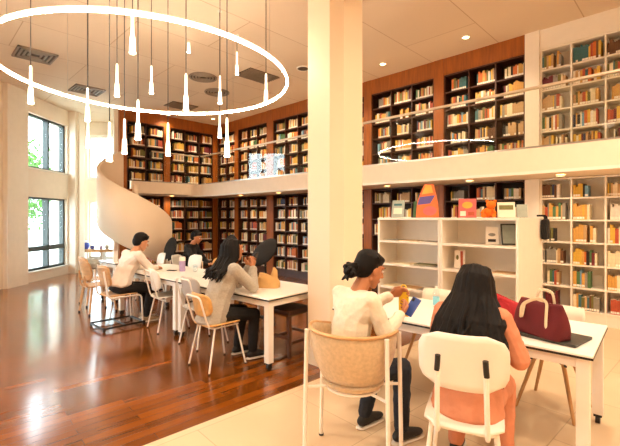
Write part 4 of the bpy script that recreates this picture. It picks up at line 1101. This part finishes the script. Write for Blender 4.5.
    if hair == 'bun':
        hy([((-.09, 0, -.02), (.04, .05, .045)), ((-.135, .0, -.045), (.048, .056, .052))])
        for k in range(26):
            a = rng.uniform(0, 6.28); e = rng.uniform(-1.2, 1.2)
            p = Vector((-.14-.045*math.cos(a)*math.cos(e), .052*math.sin(a)*math.cos(e), -.048+.05*math.sin(e))); q = p+Vector((rng.uniform(-.03, .02), rng.uniform(-.03, .03), rng.uniform(-.03, .02)))
            hy([(p, .014), (q, .008)], 1)
        for k in range(26):
            y = -.07+.14*k/25; hy([((.06-abs(y)*.4, y*.8, .085-abs(y)*.3), .008), ((-.02, y*1.15, .125-abs(y)*.55), .010)], 1); hy([((-.02, y*1.15, .122-abs(y)*.55), .010), ((-.1, y*.6, .02), .009)], 1)
    if hair in ('long', 'long_wavy'):
        wavy = hair == 'long_wavy'
        for k in range(170):
            ph = R(rng.uniform(70, 290)); c, s = math.cos(ph), math.sin(ph)
            lay = rng.uniform(.9, 1.1)
            p0 = X0 @ Vector((-.015+.04*c*lay, .006*math.copysign(1, s)+.04*s, .124-.007*lay-.01*abs(s))); p01 = X0 @ Vector((-.022+.076*c*lay, .07*s*lay, .092+rng.uniform(-.008, .008))); p1 = X0 @ Vector((-.03+.1*c*lay, .094*s*lay, rng.uniform(.0, .045))); p2 = X0 @ Vector((-.035+.1*c*lay, .112*s*lay, rng.uniform(-.10, -.06)))
            back = -(.075+.05*max(0, -c))*lay-.012
            drop = rng.uniform(.12, .33) if wavy else rng.uniform(.02, .14)
            wid = .15 if wavy else .115
            p3 = T(.42, back+.02*abs(s), wid*s+rng.uniform(-.024, .024)); p4 = T(.42-drop, back-.028+rng.uniform(-.015, .012), (wid+.035)*s+rng.uniform(-.055, .055))
            p3.y += p2.y*.2
            path = [p0, p01, p1, p2, (p2+p3)/2+Vector((rng.uniform(-.008, .008), rng.uniform(-.01, .01), 0)), p3, p3.lerp(p4, .5)+Vector((rng.uniform(-.008, .008), rng.uniform(-.018, .018), 0)), p4]
            rad = [.009, .0115, .0125, .0115, .011, .0105, .0085, .0035]
            for a_, b_, r0, r1 in zip(path, path[1:], rad, rad[1:]): hull(g, [(a_, r0), (b_, r1)], 1)
    fuse('hair', g, .0045, 'hair', t, 1)
    return t
A0 = dict(R=(.40, -.1, 0), L=(.40, .1, 0))
def kn(x=.43, y=.12, z=.5): return dict(R=(x, -y, z), L=(x, y, z))
# woman in cream
WCP = ((2.03, 1.68), R(-10))
person('woman in a cream knit top with tied back hair, looking at a blue phone', WCP[0], WCP[1], 13,
       dict(R=((.17, -.21, .81), (.46, -.08, .87), (.9, .25, .3), (-.3, .8, .5), .6), L=((.30, .18, .86), (.50, .06, .98), (.8, -.5, .3), (-.3, -.75, -.3), .6)),
       dict(R=(.42, -.13, .52), L=(.43, .12, .52)), dict(R=(.40, -.14, .085), L=(.34, .16, .085)), (20, -12), 'bun', 'skin_b', 'knit_white', 'denim', 'shoe_black', 1.05, .005, .03, 1.0, .15)
# woman in salmon
person('woman in a salmon blouse with long black hair, sitting seen from behind', (2.2, .93), R(10), 15,
       dict(R=((.10, -.25, .79), (.40, -.2, .79), (.9, .4, 0), (0, 0, -1), .3), L=((.16, .21, .80), (.42, .12, .79), (.9, -.4, 0), (0, 0, -1), .3)),
       kn(.43, .13, .52), dict(R=(.38, -.14, .085), L=(.36, .15, .085)), (20, 0), 'long_wavy', 'skin_b', 'pink', 'pink', 'shoe_black', .98, .005, .05, 1.12, .158)
# woman in grey
person('woman in a grey cardigan and black trousers with long hair, holding a phone', (2.27, 3.68), R(-8), 20,
       dict(R=((.38, -.18, .81), (.43, -.09, 1.0), (.25, .3, .9), (-.3, .9, 0), .6), L=((.38, .15, .81), (.45, .04, 1.0), (.25, -.3, .9), (-.3, -.9, 0), .5)),
       dict(R=(.43, -.12, .5), L=(.42, .12, .5)), dict(R=(.42, -.10, .085), L=(.36, .14, .085)), (4, 4), 'long', 'skin_b', 'grey_knit', 'black_cloth', 'shoe_black', 1.06, .006, .06, 1.22, .172)
# man in white
person('man in a white shirt and black trousers, leaning over the table writing', (2.14, 6.0), R(4), 24,
       dict(R=((.36, -.22, .81), (.56, -.02, .785), (.8, .5, 0), (0, .2, -1), .5), L=((.40, .22, .80), (.58, .14, .785), (.9, -.2, 0), (0, 0, -1), .4)),
       dict(R=(.42, -.13, .5), L=(.42, .13, .5)), dict(R=(.34, -.13, .085), L=(.44, .14, .085)), (20, -8), 'short', 'skin_a', 'shirt_white', 'black_cloth', 'shoe_tan', 1.08, .006, -.05, 1.14, .18)
# far man in black
panel_chair('plain white chair under the man in black', 'frame_white', 'frame_white', (3.74, 7.02), R(-55), bz=(.6, .84), bw=.40, hoop=False)
person('man in black sitting on the far side before the bookcases', (3.74, 7.02), R(-55), 14,
       dict(R=((.28, -.22, .72), (.45, -.06, .68), (.8, .5, 0), (0, .2, -1), .5), L=((.28, .22, .72), (.46, .06, .68), (.8, -.5, 0), (0, 0, -1), .5)),
       kn(.42, .13, .5), dict(R=(.36, -.13, .085), L=(.38, .14, .085)), (16, 0), 'short', 'skin_b', 'black_cloth', 'black_cloth', 'shoe_black', 1.0, .007)

def held_phone(label, x, y, z, eul, m='black', w=.072, h=.15):
    t = tagset(bpy.data.objects.new('phone', None), label, 'phone'); COL.objects.link(t); t.location = (x, y, z); t.rotation_euler = eul
    bm = nb(); box(bm, -.0045, .0045, -w/2, w/2, 0, h, .004); obj('case', bm, m, t)
    bm = nb(); box(bm, -.0052, -.0044, -w/2+.004, w/2-.004, .006, h-.006); obj('screen', bm, 'screen', t)
    bm = nb(); box(bm, .0045, .006, -w/2+.008, -w/2+.026, h-.036, h-.008, .002); obj('camera_bump', bm, 'black', t)
    return t
# the cream woman's right hand holds the phone, her left hand a yellow pouch
def pl(loc, rot, p):
    v = Matrix.Rotation(rot, 4, 'Z') @ Vector(p); return (loc[0]+v.x, loc[1]+v.y, v.z)
q = pl(WCP[0], WCP[1], (.55, -.06, .85)); held_phone('blue cased phone held by the woman in cream', q[0], q[1], q[2], (R(-20), R(-35), R(190)), 'blue')
q = pl(WCP[0], WCP[1], (.585, .0, .825))
t = thing('pouch', 'yellow pouch held upright by the woman in cream', 'pouch', q, R(15))
bm = nb(); box(bm, -.008, .008, -.038, .038, 0, .20, .006); obj('body', bm, 'yellow', t)
bm = nb(); tube(bm, fillet([(0, -.02, .195), (0, -.015, .235), (0, .015, .235), (0, .02, .195)], .015), .004, 8); obj('loop', bm, 'yellow', t)
q = pl((2.27, 3.68), R(-8), (.475, -.03, 1.03)); held_phone('black phone held up by the woman in grey', q[0], q[1], q[2], (R(-8), R(22), R(-10)))
# ------------------------------------------------------------------ outside the windows
bm = nb(); prism(bm, [P_(W(-60, -30)), P_(W(40, -30)), P_(W(40, 60)), P_(W(-60, 60))], -.3, -.14); struct('ground_outside', bm, 'paving')
def tree(label, X, Y, h, rx, rz, m, seed):
    q = W(X, Y); t = thing('tree', label, 'tree', (q.x, q.y, -.14), 0, 'trees outside the windows'); rg = random.Random(seed)
    bm = nb(); tube(bm, [(0, 0, 0), (.05, .03, h*.4), (-.02, .05, h*.75)], [.12, .09, .04], 10)
    for k in range(6):
        a = rg.uniform(0, 6.28); tube(bm, [(0, .03, h*(.4+.05*k)), (.6*rx*math.cos(a), .6*rx*math.sin(a), h*(.55+.05*k))], [.04, .012], 6)
    obj('trunk', bm, 'bark', t, smooth=True)
    bm = nb()
    for k in range(2600):
        d = Vector((rg.gauss(0, 1), rg.gauss(0, 1), rg.gauss(0, 1))).normalized()*rg.uniform(.45, 1)**.6
        lump = 1+.22*noise.noise(d*2.3+Vector((seed, 0, 0)))
        p = Vector((d.x*rx*lump, d.y*rx*lump, h*.68+d.z*rz*lump)); s = rg.uniform(.06, .13)
        e = Euler((rg.uniform(0, 6.28), rg.uniform(0, 6.28), rg.uniform(0, 6.28))).to_matrix()
        vs = [bm.verts.new(p+e @ Vector(c)*s) for c in ((-1, 0, 0), (0, -.45, .1), (1, 0, 0), (0, .45, .1))]
        bm.faces.new(vs)
    tagset(obj('crown', bm, m, t))
tree('bushy light green tree outside, nearest the side window', -10.6, 14.0, 4.3, 1.3, 1.9, 'leaf', 1)
tree('deep green tree outside, farther behind the bushy light green one', -14.5, 19.0, 4.2, 1.6, 1.7, 'leaf2', 2)
tree('small green tree outside the far bright window', -8.0, 17.5, 2.0, .9, .9, 'leaf', 3)
tree('green tree outside the windows beside the standpoint', -11.5, 6.5, 4.5, 1.6, 1.9, 'leaf', 4)
q = W(-12, 27); t = thing('building', 'pale blue rendered building across the paving outside', 'building', (q.x, q.y, -.14), YAW)
obj('wall', B(-2.2, 8, 0, 5, 0, 9.5), 'render_wall', t)
for i in range(3):
    for j in range(5):
        x = -1.6+j*1.9; z = 1.0+i*2.8
        f = obj('window', B(x, x+1.2, -.05, .02, z, z+1.6), 'win_white', t); obj('pane', B(x+.08, x+1.12, -.06, -.049, z+.08, z+1.52), 'bwin', f)

# ------------------------------------------------------------------ world, camera, view
w = bpy.data.worlds.new('sky'); sc.world = w; w.use_nodes = True
bg = w.node_tree.nodes['Background']; bg.inputs[0].default_value = (.80, .92, 1.0, 1); bg.inputs[1].default_value = 9
# daylight through the glazing: portals that sit in the window openings
cam = bpy.data.cameras.new('camera'); co = bpy.data.objects.new('camera', cam); COL.objects.link(co)
co.location = (0, 0, HC); co.rotation_euler = (R(90), 0, YAW)
cam.sensor_fit = 'HORIZONTAL'; cam.sensor_width = 36; cam.lens = 395/620*36; cam.shift_y = -6/620; cam.clip_start = .05; cam.clip_end = 200
sc.camera = co
vs = sc.view_settings; vs.view_transform = 'Standard'; vs.look = 'None'; vs.gamma = 1; vs.use_curve_mapping = False; vs.exposure = .85
sc.cycles.use_denoising = True; sc.cycles.max_bounces = 8; sc.cycles.diffuse_bounces = 5; sc.cycles.transparent_max_bounces = 12; sc.cycles.sample_clamp_indirect = 6; sc.cycles.caustics_reflective = False; sc.cycles.caustics_refractive = False
